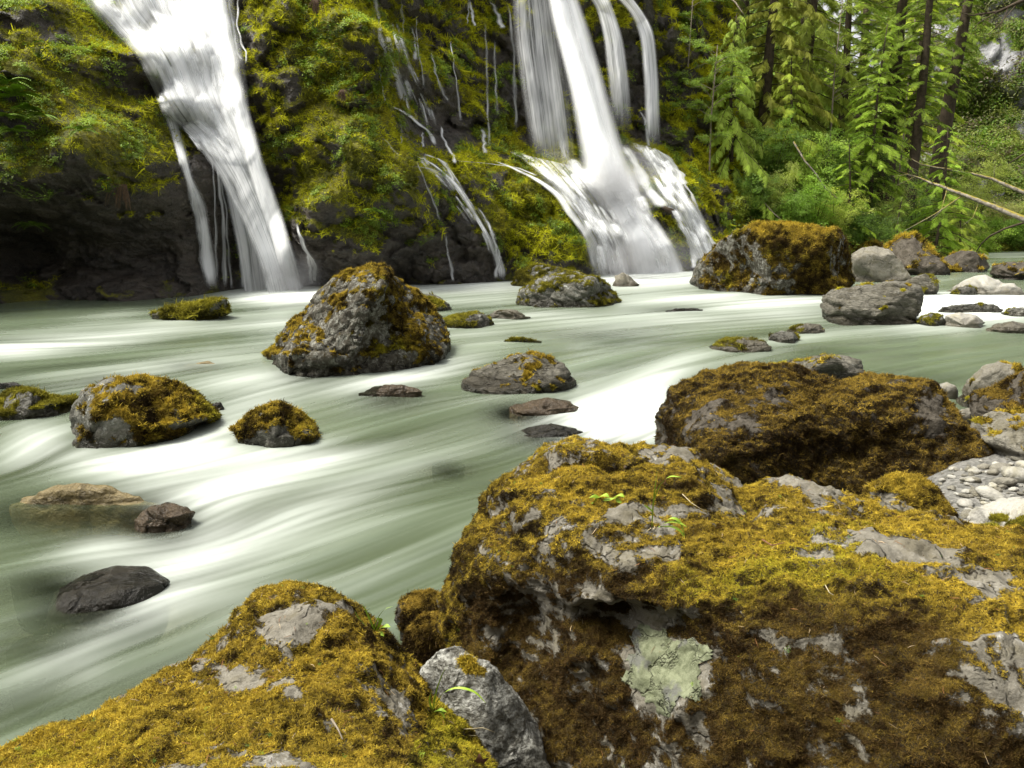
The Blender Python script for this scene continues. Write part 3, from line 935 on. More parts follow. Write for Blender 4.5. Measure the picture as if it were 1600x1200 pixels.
# ------------------------------------------------------------------ the river
ni, nj = 760, 760
U0, U1 = math.log(1.35), math.log(75.)
uu = np.linspace(U0, U1, ni); tt = np.linspace(-1.25, 1.25, nj)
TT, UU = np.meshgrid(tt, uu)
RY = np.exp(UU); RX = TT * RY
RP = np.stack([RX, RY, 0 * RX], -1)
rpx, rpy = to_px(RP)
FLOW = np.array([(1560,398,-1,.02),(1500,430,-1,.1),(1500,465,-1,.1),(1560,482,-1,.08),(1450,485,-1,.12),(1350,540,-1,.08),(1150,500,-1,.06),(1250,482,-1,.06),(1000,480,-1,.1),(1150,560,-1,.25),
 (1050,600,-1,.45),(980,640,-1,.45),(900,660,-1,.35),(1020,560,-1,.25),(850,530,-1,.1),(700,750,-1,.25),(600,850,-1,.4),(400,900,-1,.3),(300,950,-1,.45),(100,1050,-1,.45),(50,1000,-1,.3),(250,900,-1,.2),
 (700,600,-1,.12),(640,575,-1,.28),(500,620,-1,.25),(400,620,-1,.3),(400,740,-1,.15),(300,700,-1,.4),(200,720,-1,.1),(50,700,-.8,.6),(50,820,-1,.15),(200,860,-1,.12),(200,560,-1,.1),(50,530,-1,.02),
 (300,520,-1,.1),(500,460,-1,.08),(700,450,-1,.08),(450,600,-1,.25),(1000,430,-1,.1),(700,520,-1,.08),(330,800,-1,.5),(500,1000,-1,.4),(1300,640,-1,.2),(700,900,-1,.45),(200,1150,-1,.5),(-300,600,-1,.1),(1900,500,-1,.1)], float)
a0 = on_level(FLOW[:, 0], FLOW[:, 1]); a1 = on_level(FLOW[:, 0] + FLOW[:, 2] * 6, FLOW[:, 1] + FLOW[:, 3] * 6)
# streaks seen from this height are compressed: keep the measured picture direction
dv = (a1 - a0)[:, :2]; dv /= np.linalg.norm(dv, axis=1, keepdims=True)
def flow_at(X, Y):
    lx, ly = X / Y, np.log(Y) * 1.2
    fx_, fy_ = a0[:, 0] / a0[:, 1], np.log(a0[:, 1]) * 1.2
    vx = np.zeros_like(X); vy = np.zeros_like(X); ws = np.zeros_like(X)
    for k in range(len(a0)):
        w = 1 / ((lx - fx_[k])**2 + (ly - fy_[k])**2 + .004)**1.6
        vx += w * dv[k, 0]; vy += w * dv[k, 1]; ws += w
    return vx / ws, vy / ws
fvx, fvy = flow_at(RX, RY)
# grid velocity
di = (fvy / RY) / (uu[1] - uu[0]); dj = ((fvx - TT * fvy) / RY) / (tt[1] - tt[0])
sp = np.hypot(di, dj) + 1e-9; di /= sp; dj /= sp

def bil(A, i, j):
    i = np.clip(i, 0, ni - 1.001); j = np.clip(j, 0, nj - 1.001)
    i0 = i.astype(int); j0 = j.astype(int); fi = i - i0; fj = j - j0
    return (A[i0, j0] * (1 - fi) * (1 - fj) + A[i0 + 1, j0] * fi * (1 - fj) + A[i0, j0 + 1] * (1 - fi) * fj + A[i0 + 1, j0 + 1] * fi * fj)
def lic(A, n, step=1.5, back=True):
    I, J = np.meshgrid(np.arange(ni, dtype=float), np.arange(nj, dtype=float), indexing='ij')
    s = A.copy(); w = 1.0
    for sgn in ((1, -1) if back else (-1,)):
        i, j = I.copy(), J.copy()
        for k in range(n):
            a, b = bil(di, i, j), bil(dj, i, j)
            i += sgn * a * step; j += sgn * b * step
            wt = 1 - k / n
            s += bil(A, i, j) * wt
            w += wt
    return s / w
FOAM = [(450,457,90,12,0,2.2),(400,462,60,8,0,.7),(500,468,100,12,-4,.9),(560,455,60,10,0,.7),(90,533,170,15,-4,1.),(0,548,80,12,0,.8),(230,515,130,9,-9,.5),(430,503,80,10,-6,.6),(185,490,30,9,-12,.6),(150,500,60,8,-12,.35),
 (300,562,150,13,-10,.7),(120,592,130,14,-8,.6),(400,612,100,22,-22,.75),(340,590,80,14,-12,.6),(470,500,60,10,0,.6),
 (640,585,80,13,-14,1.0),(560,598,70,12,-8,.8),(720,562,80,12,-10,.6),(420,640,50,30,-30,.5),
 (50,685,45,24,-20,1.),(25,720,40,14,-30,.5),(110,700,50,16,20,.8),(185,722,90,16,0,.8),(300,690,70,22,-28,1.),(260,720,100,20,-10,.9),(390,720,110,18,-4,.8),(480,705,70,14,-8,.6),(250,762,110,14,0,.7),(350,765,110,22,-14,1.),(330,810,45,30,-50,.9),(430,740,140,16,-12,.6),
 (600,690,160,12,-16,.35),(560,760,230,14,-18,.45),(450,800,200,16,-22,.55),(600,720,160,7,-18,.3),
 (150,850,55,20,-5,1.),(230,870,110,20,-6,.9),(350,850,160,18,-16,.65),(500,830,200,12,-20,.5),(320,885,140,10,-14,.4),
 (250,930,60,30,-40,1.),(330,925,150,14,-10,.8),(150,990,100,14,-28,.8),(135,1040,24,22,-60,.8),(400,960,140,10,-12,.4),(60,1040,120,12,-26,.5),(560,900,160,8,-22,.4),(650,830,160,6,-24,.3),(90,1080,100,9,-20,.3),
 (985,640,80,36,-5,2.3),(960,672,90,16,0,1.4),(1010,600,60,20,-35,1.),(905,640,50,14,0,1.),(1050,570,60,14,-35,.6),(870,668,40,8,0,.5),(760,640,60,6,-5,.3),
 (740,445,80,11,0,1.9),(660,450,50,8,0,1.),(790,470,40,8,0,.6),(1000,424,140,12,0,2.4),(930,437,50,8,0,.8),(1040,440,90,9,0,1.),(900,450,200,12,0,.35),(1090,462,60,6,0,.6),
 (1180,478,110,12,4,1.),(1250,470,60,8,0,.9),(1060,493,70,9,-3,.7),(1000,470,80,8,0,.6),(1100,502,80,8,5,.6),(1230,495,60,7,0,.6),
 (1470,470,80,12,0,2.2),(1560,472,80,10,0,2.4),(1440,484,24,20,-50,1.8),(1540,486,80,9,0,1.9),(1580,498,40,6,0,1.5),(1580,398,60,4,0,1.),(1500,412,60,4,-3,.6),(1560,415,60,4,0,.5),(1450,440,40,5,0,.5),(1500,505,40,5,0,.7),(1390,525,90,5,0,.2),
 (1080,545,40,10,-50,.35),(1130,582,70,12,-18,.45),(1355,600,18,14,-40,.7),(1300,555,50,4,0,.3),
 (830,492,70,6,0,.7),(900,500,140,7,0,.45),(740,530,110,8,-4,.5),(660,515,50,6,0,.6),(960,512,70,8,0,.5),(860,520,90,5,0,.3),(605,600,40,8,0,.3),
 (700,470,50,5,0,.8),(760,505,60,5,0,.5),(1000,520,60,5,0,.4),(1070,520,40,4,0,.35)]
for (x, y, hw) in [(545, 589, 160), (225, 703, 110), (60, 660, 60), (432, 704, 72), (298, 505, 62), (815, 614, 90), (845, 655, 60), (890, 486, 90), (978, 449, 22), (675, 486, 30), (722, 516, 50), (1205, 463, 130), (1362, 510, 82), (1158, 556, 56), (1225, 538, 26), (1260, 524, 32), (1540, 463, 60), (1520, 492, 50), (1505, 514, 34), (1455, 511, 28), (1100, 690, 80), (255, 838, 48), (610, 629, 54)]:
    FOAM.append((x, y + 2, hw, 4.5, 0, .55)); FOAM.append((x - hw * .8, y + 1, hw * .6, 7, -6, .35)); FOAM.append((x + hw * .9, y - 8, hw * .3, 8, -20, .35))
foam = np.zeros_like(RX)
for (x, y, L, T, ang, a) in FOAM:
    ca, sa = math.cos(math.radians(ang)), math.sin(math.radians(ang))
    u_ = ((rpx - x) * ca + (rpy - y) * sa) / L
    w_ = (-(rpx - x) * sa + (rpy - y) * ca) / T
    r2 = u_ * u_ + w_ * w_
    foam += a * np.exp(-np.minimum(r2, 30)) * (r2 < 16)
G3 = np.stack([TT * 34, UU * 34, 0 * TT], -1).reshape(-1, 3)
nz1 = fbm(G3 * .7, 2, 81, .6).reshape(TT.shape)
nz2 = fbm(G3 * 3.3, 2, 82, .6).reshape(TT.shape)
nz3 = fbm(G3 * .35, 3, 83, .6).reshape(TT.shape)
fine_l = lic(nz2, 40, 1.3); fine_l /= fine_l.std() + 1e-9
mid_l = lic(nz1, 40, 1.8); mid_l /= mid_l.std() + 1e-9
big_l = lic(nz3, 24, 2.4); big_l /= big_l.std() + 1e-9
foam_l = _blur(lic(foam, 14, 1.8) * .75 + foam * .25, 7) * .50
fo = foam_l * (1 + .06 * mid_l + .12 * fine_l + .05 * big_l) + (.012 * mid_l + .012 * fine_l + .022 * big_l) - .02
fo = 1 - np.exp(-np.clip(fo, 0, 9)**1.25 * .95)
fo = np.clip(_blur(_blur(fo, 1), 1) + (.03 + .16 * np.clip(foam_l, 0, 1)) * np.clip(fine_l, -2, 2) * .2, 0, 1)
clear = np.zeros_like(RX)
for (x, y, rx, ry, a) in [(110, 800, 170, 38, 1.), (250, 815, 55, 30, .9), (70, 905, 70, 26, .55), (150, 950, 130, 50, .95), (860, 680, 80, 18, .9), (700, 730, 36, 14, .7), (835, 645, 70, 20, .9), (610, 620, 60, 20, .7), (30, 620, 60, 30, .4), (60, 1010, 80, 26, .4), (480, 585, 60, 14, .4),
                          (150, 1100, 300, 60, .35), (950, 525, 120, 12, .4), (1060, 484, 50, 7, .6), (1440, 590, 120, 14, .35), (1280, 545, 80, 8, .35), (480, 580, 50, 12, .4), (800, 640, 40, 14, .5), (1200,570,90,20,.2), (300, 570, 50, 8, .5), (170,590,50,12,.3)]:
    clear += a * np.exp(-(((rpx - x) / rx)**2 + ((rpy - y) / ry)**2))
clear = np.clip(clear, 0, 1)
dist = RY
wz = .0015 * np.clip(mid_l, -2, 2) * np.clip(dist / 6, .25, 2.0) + .008 * np.clip(big_l, -2, 2) * np.clip(dist / 8, .2, 1.6) + .03 * np.clip(foam_l, 0, 1.2) * np.clip(dist / 8, .3, 1.5)
wz += -.03
RP[..., 2] = wz
t = NT('river_water')
fa = t.attr('foam'); cl_ = t.attr('clear'); tn = t.attr('tone')
green = t.mix(tn, (.050, .064, .036), (.13, .165, .105))
col = t.mix(t.mr(fa, .0, 1.), green, (.86, .9, .87))
rough = t.mr(fa, 0, .7, .22, .8)
water = t.bsdf(col, rough, .5, None)
tr = t.n.new('ShaderNodeBsdfTransparent'); tr.inputs[0].default_value = (.92, .94, .8, 1)
mx = t.n.new('ShaderNodeMixShader')
op = t.math('MULTIPLY', t.math('MULTIPLY', cl_, .92), t.math('SUBTRACT', 1., t.mr(fa, .1, .8), None, True))
t.set(mx.inputs[0], op); t.l.new(water, mx.inputs[1]); t.l.new(tr.outputs[0], mx.inputs[2])
M_water = t.finish(mx.outputs[0])
tone = np.clip(.42 + .12 * big_l + .03 * mid_l + .03 * fine_l + .35 * smooth(5, 14, RY) - .12 + .0 * RX, 0, 1)
river = link('river', mesh_np('river', RP.reshape(-1, 3), grid_faces(nj, ni), True, {'foam': fo.ravel(), 'clear': clear.ravel(), 'tone': tone.ravel()}), M_water)
tag(river, 'milky green river with silky white streaks', kind='structure')
del nz1, nz2, nz3, G3
print('setting', round(time.time() - T0, 1))
# ================================================================== BOULDERS
B = 'rocks standing in the river'
# --- mid river
rock([(393,580),(400,560),(430,535),(462,505),(482,482),(497,458),(520,436),(545,420),(575,413),(608,417),(618,432),(650,455),(682,487),(700,520),(703,548),(690,562),(640,576),(600,586),(550,589),(500,586),(440,589),(400,588)],
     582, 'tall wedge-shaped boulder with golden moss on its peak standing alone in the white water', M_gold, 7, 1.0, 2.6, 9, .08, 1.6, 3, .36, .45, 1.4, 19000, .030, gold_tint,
     layers=((.75, .1, -.55), 4.0, .05), push=[(590, 520, 45, -.18), (560, 470, 30, .1), (480, 520, 50, .08), (640, 520, 40, .1)], mdir=(.55, -.2, .9))
rock([(110,650),(112,635),(128,608),(165,590),(215,585),(265,592),(300,608),(330,633),(347,650),(340,658),(300,670),(240,687),(190,701),(155,707),(125,692),(112,668)],
     694, 'dome-shaped boulder with white lichen and golden moss near the left edge', M_olive, 6, .85, 2.3, 7, .07, 1.8, 5, .42, .4, 1.6, 13500, .030, gold_tint, mdir=(.6, -.2, .7))
rock([(-25,640),(-15,622),(20,609),(45,605),(75,617),(100,618),(124,617),(126,630),(110,642),(80,655),(50,662),(20,662),(-20,655)],
     652, 'low knobbly olive-mossed boulder cut by the left edge of the photo', M_olive, 5, .8, 2.3, 6, .09, 1.8, 8, .5, .3, 2, 5250, .030, olive_tint)
rock([(360,668),(385,650),(410,636),(440,627),(465,640),(490,660),(508,688),(480,698),(450,705),(410,700),(375,688)],
     698, 'small dark mossy boulder right of the dome-shaped one, brown moss on its crown', M_olive, 5, .85, 2.3, 6, .08, 1.9, 11, .55, .3, 2, 5250, .028, gold_tint, mdir=(.4, -.1, .9))
rock([(232,490),(260,478),(300,473),(335,465),(355,464),(363,488),(340,496),(300,503),(270,506),(250,502)],
     500, 'flat dark mossy rock in front of the left waterfall', M_olive, 5, .5, 2.6, 7, .07, 2, 13, .6, .3, 1.5, 1500, .07, olive_tint)
rock([(715,602),(740,577),(780,562),(830,551),(858,557),(880,568),(910,608),(897,623),(860,620),(800,610),(750,606)],
     612, 'long pale ribbed boulder with a golden moss cap at its right end in mid river', M_layer, 6, .75, 2.6, 6, .05, 1.6, 17, .14, .25, 1.5, 2700, .028, gold_tint,
     layers=((.5, .1, 1.), 7.0, .035), mdir=(.9, -.1, .5))
rock([(785,650),(800,632),(850,621),(890,625),(908,640),(885,655),(840,660)], 648, 'reddish wet rock half under water just below the pale ribbed boulder', M_red, 5, .8, 2.4, 4, .05, 1.6, 19, -.2, .3, below=.4)
rock([(790,684),(820,667),(860,661),(900,668),(942,688),(930,700),(850,700)], 690, 'smooth dark slick rock barely breaking the surface behind the foreground boulder', M_wet, 5, .9, 2.2, 2, .03, 1.2, 23, -.3, .2, lump=.05, base=-0.06)
rock([(796,445),(808,424),(840,413),(885,421),(905,432),(900,452),(850,455),(806,452)], 448, 'mossy boulder half hidden behind the lichen-streaked one below the right waterfall', M_olive, 5, .8, 2.4, 6, .07, 2, 27, .5, .4, 1.2, 2500, .05, olive_tint)
rock([(806,470),(812,452),(838,434),(865,427),(900,425),(935,432),(962,455),(980,484),(945,488),(900,487),(850,481),(815,475)], 479,
     'broad boulder streaked white and olive below the right waterfall', M_olive, 6, .75, 2.5, 7, .06, 2, 29, .34, .3, 2.2, 4000, .045, olive_tint, layers=((.8, .1, .8), 3.0, .06))
rock([(957,446),(963,432),(973,425),(985,432),(998,446),(985,452),(965,452)], 448, 'small bare grey rock in the foam at the foot of the right waterfall', M_grey, 4, .8, 2.6, 6, .05, 2, 31, -.6, .2)
rock([(640,468),(655,458),(680,460),(702,473),(709,485),(690,490),(660,488)], 484, 'small pale rock peeking out behind the right shoulder of the tall wedge-shaped boulder', M_olive, 5, .8, 2.4, 5, .06, 2, 33, .15, .3, 2, 500, .06, olive_tint)
rock([(672,512),(688,499),(715,490),(745,486),(765,492),(774,506),(745,515),(705,520)], 512, 'low olive-mossed rock touching the right side of the wedge-shaped boulder', M_olive, 5, .7, 2.4, 5, .07, 2, 35, .5, .3, 2, 1800, .034, olive_tint)
rock([(760,492),(778,482),(808,485),(824,494),(850,496),(830,501),(795,502),(770,499)], 498, 'flat blue-grey rock with a thin moss edge, awash in mid river', M_grey, 5, .8, 2.4, 4, .06, 2, 37, .1, .3)
rock([(783,533),(800,528),(835,529),(850,533),(820,537)], 535, 'thin green slab just breaking the surface in mid river', M_olive, 4, .9, 2.2, 2, .05, 2, 39, .8, .2, tufts=250, size=.035, tint=olive_tint)
rock([(556,616),(585,602),(625,600),(655,606),(664,612),(640,624),(600,629)], 618, 'low wet brown rock below the tall wedge-shaped boulder', M_red, 5, .9, 2.2, 3, .05, 2, 41, .35, .2, lump=.06)
rock([(255,577),(300,568),(325,563),(345,570),(320,576)], 573, 'thin pale rock just under the surface above the dome-shaped boulder', M_beige, 4, .9, 2.2, 2, .04, 2, 43, -.6, .2, base=-0.05)
rock([(-20,606),(0,599),(25,597),(38,602),(10,606)], 603, 'dark slick hump at the left edge behind the knobbly boulder', M_wet, 4, .9, 2.2, 2, .04, 2, 45, -.3, .2)
rock([(325,632),(345,628),(352,640),(330,645)], 640, 'small dark wet rock touching the right foot of the dome-shaped boulder', M_wet, 4, .8, 2.3, 4, .05, 2, 46, -.1, .2)
# --- submerged at the left
rock([(-30,815),(30,776),(90,757),(120,754),(165,757),(215,772),(260,790),(300,815),(200,835),(80,835)], 800, 'large smooth beige rock under the surface at the left', M_beige, 5, 1.0, 2.1, 3, .03, 1.2, 47, -.6, .2, lump=.05, base=-.07)
rock([(208,812),(232,792),(262,785),(290,790),(305,800),(292,828),(262,838),(228,832)], 828, 'brown wet rock rising from the right end of the submerged beige rock', M_red, 5, .8, 2.4, 6, .07, 2, 49, .25, .2)
rock([(60,960),(90,920),(130,898),(180,883),(232,884),(268,905),(262,925),(225,955),(150,985),(90,1005)], 968, 'dark slick rock with water sliding over it at the lower left', M_wet, 5, .9, 2.2, 3, .02, 1.5, 51, .1, .2, lump=.08, base=-.07)
rock([(-20,915),(30,880),(80,868),(120,880),(125,900),(60,935)], 905, 'dark rock wholly under water above the slick one at the lower left', M_wet, 5, .9, 2.1, 2, .04, 1.5, 53, -.2, .2, lump=.05, base=-0.22)
rock([(-30,1040),(30,1000),(90,990),(100,1010),(20,1050)], 1030, 'dark rock under water near the lower left corner', M_wet, 5, .9, 2.1, 2, .04, 1.5, 55, -.2, .2, lump=.05, base=-0.2)
rock([(660,745),(680,722),(715,718),(735,735),(700,748)], 738, 'pale stone glimmering under the green water in mid river', M_beige, 4, 1., 2.0, 0, .02, 1.5, 57, -.6, .2, lump=.03, base=-0.2)
# --- far right group
rock([(1075,440),(1082,418),(1100,396),(1122,378),(1150,362),(1200,356),(1260,352),(1308,354),(1322,372),(1330,395),(1334,420),(1337,446),(1300,453),(1240,464),(1150,462),(1090,457)], 460,
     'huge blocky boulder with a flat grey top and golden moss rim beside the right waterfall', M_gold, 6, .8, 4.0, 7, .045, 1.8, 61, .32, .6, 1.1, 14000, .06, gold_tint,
     push=[(1200, 400, 70, .25), (1150, 440, 50, -.25), (1260, 430, 50, -.2), (1310, 420, 20, -.25)], mdir=(.0, -.75, .45), cutd=(.82, 1.0))
rock([(1328,440),(1330,396),(1348,386),(1366,383),(1390,390),(1408,408),(1427,436),(1400,444),(1370,436),(1345,447)], 442, 'angular bare grey rock behind the huge blocky boulder', M_grey, 5, .9, 2.8, 10, .05, 2, 63, -.45, .4, cutd=(.6, .85), tufts=150, size=.07)
rock([(1283,478),(1288,460),(1305,452),(1332,448),(1370,443),(1405,440),(1436,444),(1445,462),(1438,485),(1428,502),(1390,511),(1330,509),(1290,506)], 506,
     'deeply cracked layered grey boulder in front of the huge blocky one', M_layer, 6, .7, 3.2, 7, .05, 2, 65, -.08, .4, 2, 2250, .034, gold_tint, layers=((.25, .1, 1.), 5.0, .07), cutd=(.8, 1.0))
rock([(1366,415),(1385,385),(1405,368),(1430,365),(1452,380),(1475,408),(1490,430),(1440,436),(1390,432)], 430, 'dark brown rock shelf with moss sloping to the water below the forest', M_brown, 5, 1.2, 2.6, 8, .06, 2, 67, .35, .4, 1., 1500, .11, gold_tint)
rock([(1300,382),(1320,372),(1360,372),(1395,385),(1400,410),(1340,412)], 410, 'brown earthy rock at the foot of the forest behind the angular grey rock', M_brown, 5, 1.0, 2.6, 6, .06, 2, 68, .3, .4, 1., 700, .11, gold_tint)
rock([(1458,415),(1475,402),(1500,391),(1520,392),(1540,404),(1548,418),(1530,430),(1480,430)], 426, 'rounded mossy rock behind the red log', M_brown, 5, .9, 2.4, 6, .07, 2, 69, .1, .5, 1.2, 700, .1, gold_tint)
rock([(1412,440),(1425,434),(1445,428),(1462,434),(1467,446),(1466,456),(1450,464),(1432,462)], 460, 'small layered grey rock behind the right end of the cracked boulder', M_layer, 5, .8, 2.6, 6, .06, 2, 71, .15, .3, 2, 300, .06, olive_tint, layers=((.2, .1, 1.), 7.0, .05))
rock([(1474,458),(1490,445),(1508,436),(1522,431),(1540,429),(1552,435),(1566,441),(1586,442),(1597,452),(1602,463),(1560,463),(1500,463)], 461,
     'large smooth white boulder in the rapids at the right', M_white, 5, .8, 2.3, 4, .03, 1.3, 73, -.9, .1, lump=.08)
rock([(1545,428),(1552,414),(1575,409),(1605,409),(1630,412),(1640,430),(1600,442),(1565,440)], 436, 'dark grey mossy boulder behind the white one at the right edge', M_brown, 5, .8, 2.6, 6, .05, 2, 75, .05, .4, 1.2, 500, .09, gold_tint)
rock([(1483,459),(1498,449),(1512,445),(1525,449),(1528,461),(1505,463)], 461, 'small mossy rock in front of the white boulder', M_olive, 4, .8, 2.4, 5, .06, 2, 77, .35, .3, 2, 300, .034, olive_tint)
rock([(1467,480),(1490,475),(1530,473),(1555,475),(1568,484),(1560,493),(1520,488)], 489, 'long flat grey rock awash in the rapids', M_olive, 5, .8, 2.4, 5, .06, 2, 79, .1, .3, 2, 375, .034, olive_tint)
rock([(1562,490),(1575,481),(1600,480),(1640,484),(1640,495),(1580,496)], 494, 'flat mossy grey rock at the right edge beside the long flat one', M_olive, 5, .8, 2.4, 5, .06, 2, 81, .2, .3, 2, 375, .034, olive_tint)
rock([(1430,504),(1438,494),(1455,489),(1472,492),(1484,508),(1460,511),(1440,510)], 509, 'small rounded rock spotted with olive moss at the foot of the cracked boulder', M_olive, 5, .8, 2.4, 5, .06, 2, 83, .3, .3, 2, 450, .030, olive_tint)
rock([(1472,507),(1478,492),(1500,488),(1525,492),(1540,504),(1530,513),(1505,515),(1485,511)], 512, 'pale rounded rock with a dark mossy foot in the rapids', M_white, 5, .8, 2.3, 4, .04, 2, 85, -.1, .1, 2, 375, .030, olive_tint, mdir=(.5, -.9, -.6))
rock([(1540,514),(1556,505),(1580,502),(1605,506),(1630,514),(1600,523),(1560,519)], 519, 'pale grey rock with brown spots at the right edge of the rapids', M_grey, 5, .8, 2.3, 5, .05, 2, 87, -.1, .3, 2, 375, .030, olive_tint)
rock([(1200,530),(1204,522),(1220,517),(1240,519),(1249,529),(1235,537),(1212,538)], 535, 'small speckled grey rock, the left one of the touching pair', M_olive, 5, .8, 2.4, 5, .06, 2, 89, .15, .3, 2, 300, .035, olive_tint)
rock([(1228,516),(1240,509),(1262,505),(1282,507),(1290,516),(1280,523),(1240,524)], 521, 'small grey rock with mossy right end, the right one of the touching pair', M_grey, 5, .8, 2.4, 5, .06, 2, 91, .1, .3, 2, 300, .035, olive_tint)
rock([(1101,550),(1110,538),(1130,527),(1165,526),(1195,532),(1215,548),(1180,556),(1130,555)], 550, 'flat-topped blue-grey rock with moss tufts standing alone in calm water', M_grey, 5, .8, 2.4, 6, .06, 2, 93, .12, .4, 2, 500, .035, olive_tint)
rock([(1038,486),(1055,482),(1090,481),(1102,485),(1070,489)], 487, 'thin brown slab awash below the huge blocky boulder', M_wet, 4, .9, 2.2, 2, .04, 2, 95, -.3, .2)
# --- right bank
rock([(1176,575),(1205,566),(1250,560),(1290,552),(1320,551),(1345,560),(1352,580),(1340,600),(1250,600),(1200,590)], 600, 'flat pale lichened slab lying behind the great dark boulder', M_layer, 5, .7, 2.8, 7, .05, 2, 97, .1, .4, 2, 1200, .03, gold_tint, layers=((.1, .1, 1.), 9.0, .03))
rock([(1498,625),(1510,595),(1535,572),(1560,563),(1590,569),(1604,590),(1600,620),(1560,640),(1510,640)], 632, 'pointed grey rock with black moss and golden ridge at the right edge', M_grey, 5, .8, 2.6, 7, .06, 2, 99, .25, .3, 2, 1500, .03, gold_tint, base=.05)
rock([(1512,640),(1520,610),(1560,598),(1610,575),(1660,580),(1690,640),(1660,680),(1560,672),(1525,655)], 668, 'rusty brown mossy boulder in front of the pointed grey rock at the right edge', M_brown, 6, .8, 2.4, 6, .06, 2, 101, .5, .4, 2, 3500, .028, rust_tint, base=.22)
rock([(1510,680),(1520,655),(1545,643),(1590,640),(1650,655),(1680,700),(1660,745),(1580,738),(1530,720)], 730, 'cobbled grey boulder with thin brown moss above the white pebbles', M_grey, 6, .8, 2.5, 7, .08, 2.4, 103, .1, .4, 2.4, 2500, .025, gold_tint, base=.3)
rock([(1462,612),(1466,600),(1480,597),(1494,603),(1498,614),(1480,620)], 616, 'small white rock wedged behind the great dark boulder', M_white, 4, .8, 2.4, 5, .05, 2, 105, -.3, .2, base=.05)
rock([(1494,655),(1500,640),(1520,636),(1540,650),(1530,665)], 664, 'small pale grey rock between the rusty boulder and the great dark one', M_grey, 4, .8, 2.4, 5, .05, 2, 107, -.1, .2, base=.1)
# great dark boulder
gd, GV, GF, GM = rock_by_points(
 [(1027,660,7.3),(1030,638,7.3),(1052,603,7.2),(1110,580,7.2),(1180,568,7.2),(1250,573,7.1),(1290,588,6.9),(1330,587,6.9),(1400,583,6.9),(1452,592,6.8),(1492,628,6.6),(1525,665,6.4),(1555,705,6.2),(1566,745,5.9),(1540,770,5.7),(1490,780,5.5),
  (1060,690,6.6),(1100,640,6.6),(1150,600,6.7),(1200,600,6.55),(1240,620,6.5),(1290,620,6.6),(1350,610,6.5),(1430,612,6.4),
  (1090,690,5.9),(1140,670,5.75),(1190,680,5.7),(1110,720,5.7),(1180,740,5.6),(1250,680,6.05),(1320,660,6.15),(1400,650,6.1),(1470,660,6.1),
  (1260,730,6.2),(1340,720,6.25),(1430,720,6.1),(1500,700,6.0),(1300,770,6.1),(1400,770,6.0),(1470,740,5.85),(1200,780,5.8)],
 [(1.2,6.0,-.3),(2.2,6.1,-.3),(3.2,5.8,-.2),(3.6,6.6,-.2),(3.0,7.6,-.2),(2.0,7.9,-.3),(1.2,7.5,-.4),(2.4,7.4,.35),(3.3,7.0,.3),(1.5,7.8,.2)],
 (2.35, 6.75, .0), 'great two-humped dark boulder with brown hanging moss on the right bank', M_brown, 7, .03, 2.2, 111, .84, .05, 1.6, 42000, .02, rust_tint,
 bare=[(1380, 600, 60, 14, -.5), (1150, 672, 50, 25, -.45), (1200, 640, 60, 30, -.1), (1100, 600, 40, 30, -.1), (1240, 600, 50, 25, -.2), (1060, 660, 30, 30, -.1)], sq=(1.5, 1., .7),
 outline=[(1024,700),(1025,660),(1030,635),(1050,604),(1080,590),(1110,580),(1180,568),(1230,570),(1262,580),(1295,592),(1330,586),(1400,583),(1452,591),(1475,607),(1495,632),(1525,665),(1553,700),(1567,745),(1540,790),(1200,820),(1060,760)])
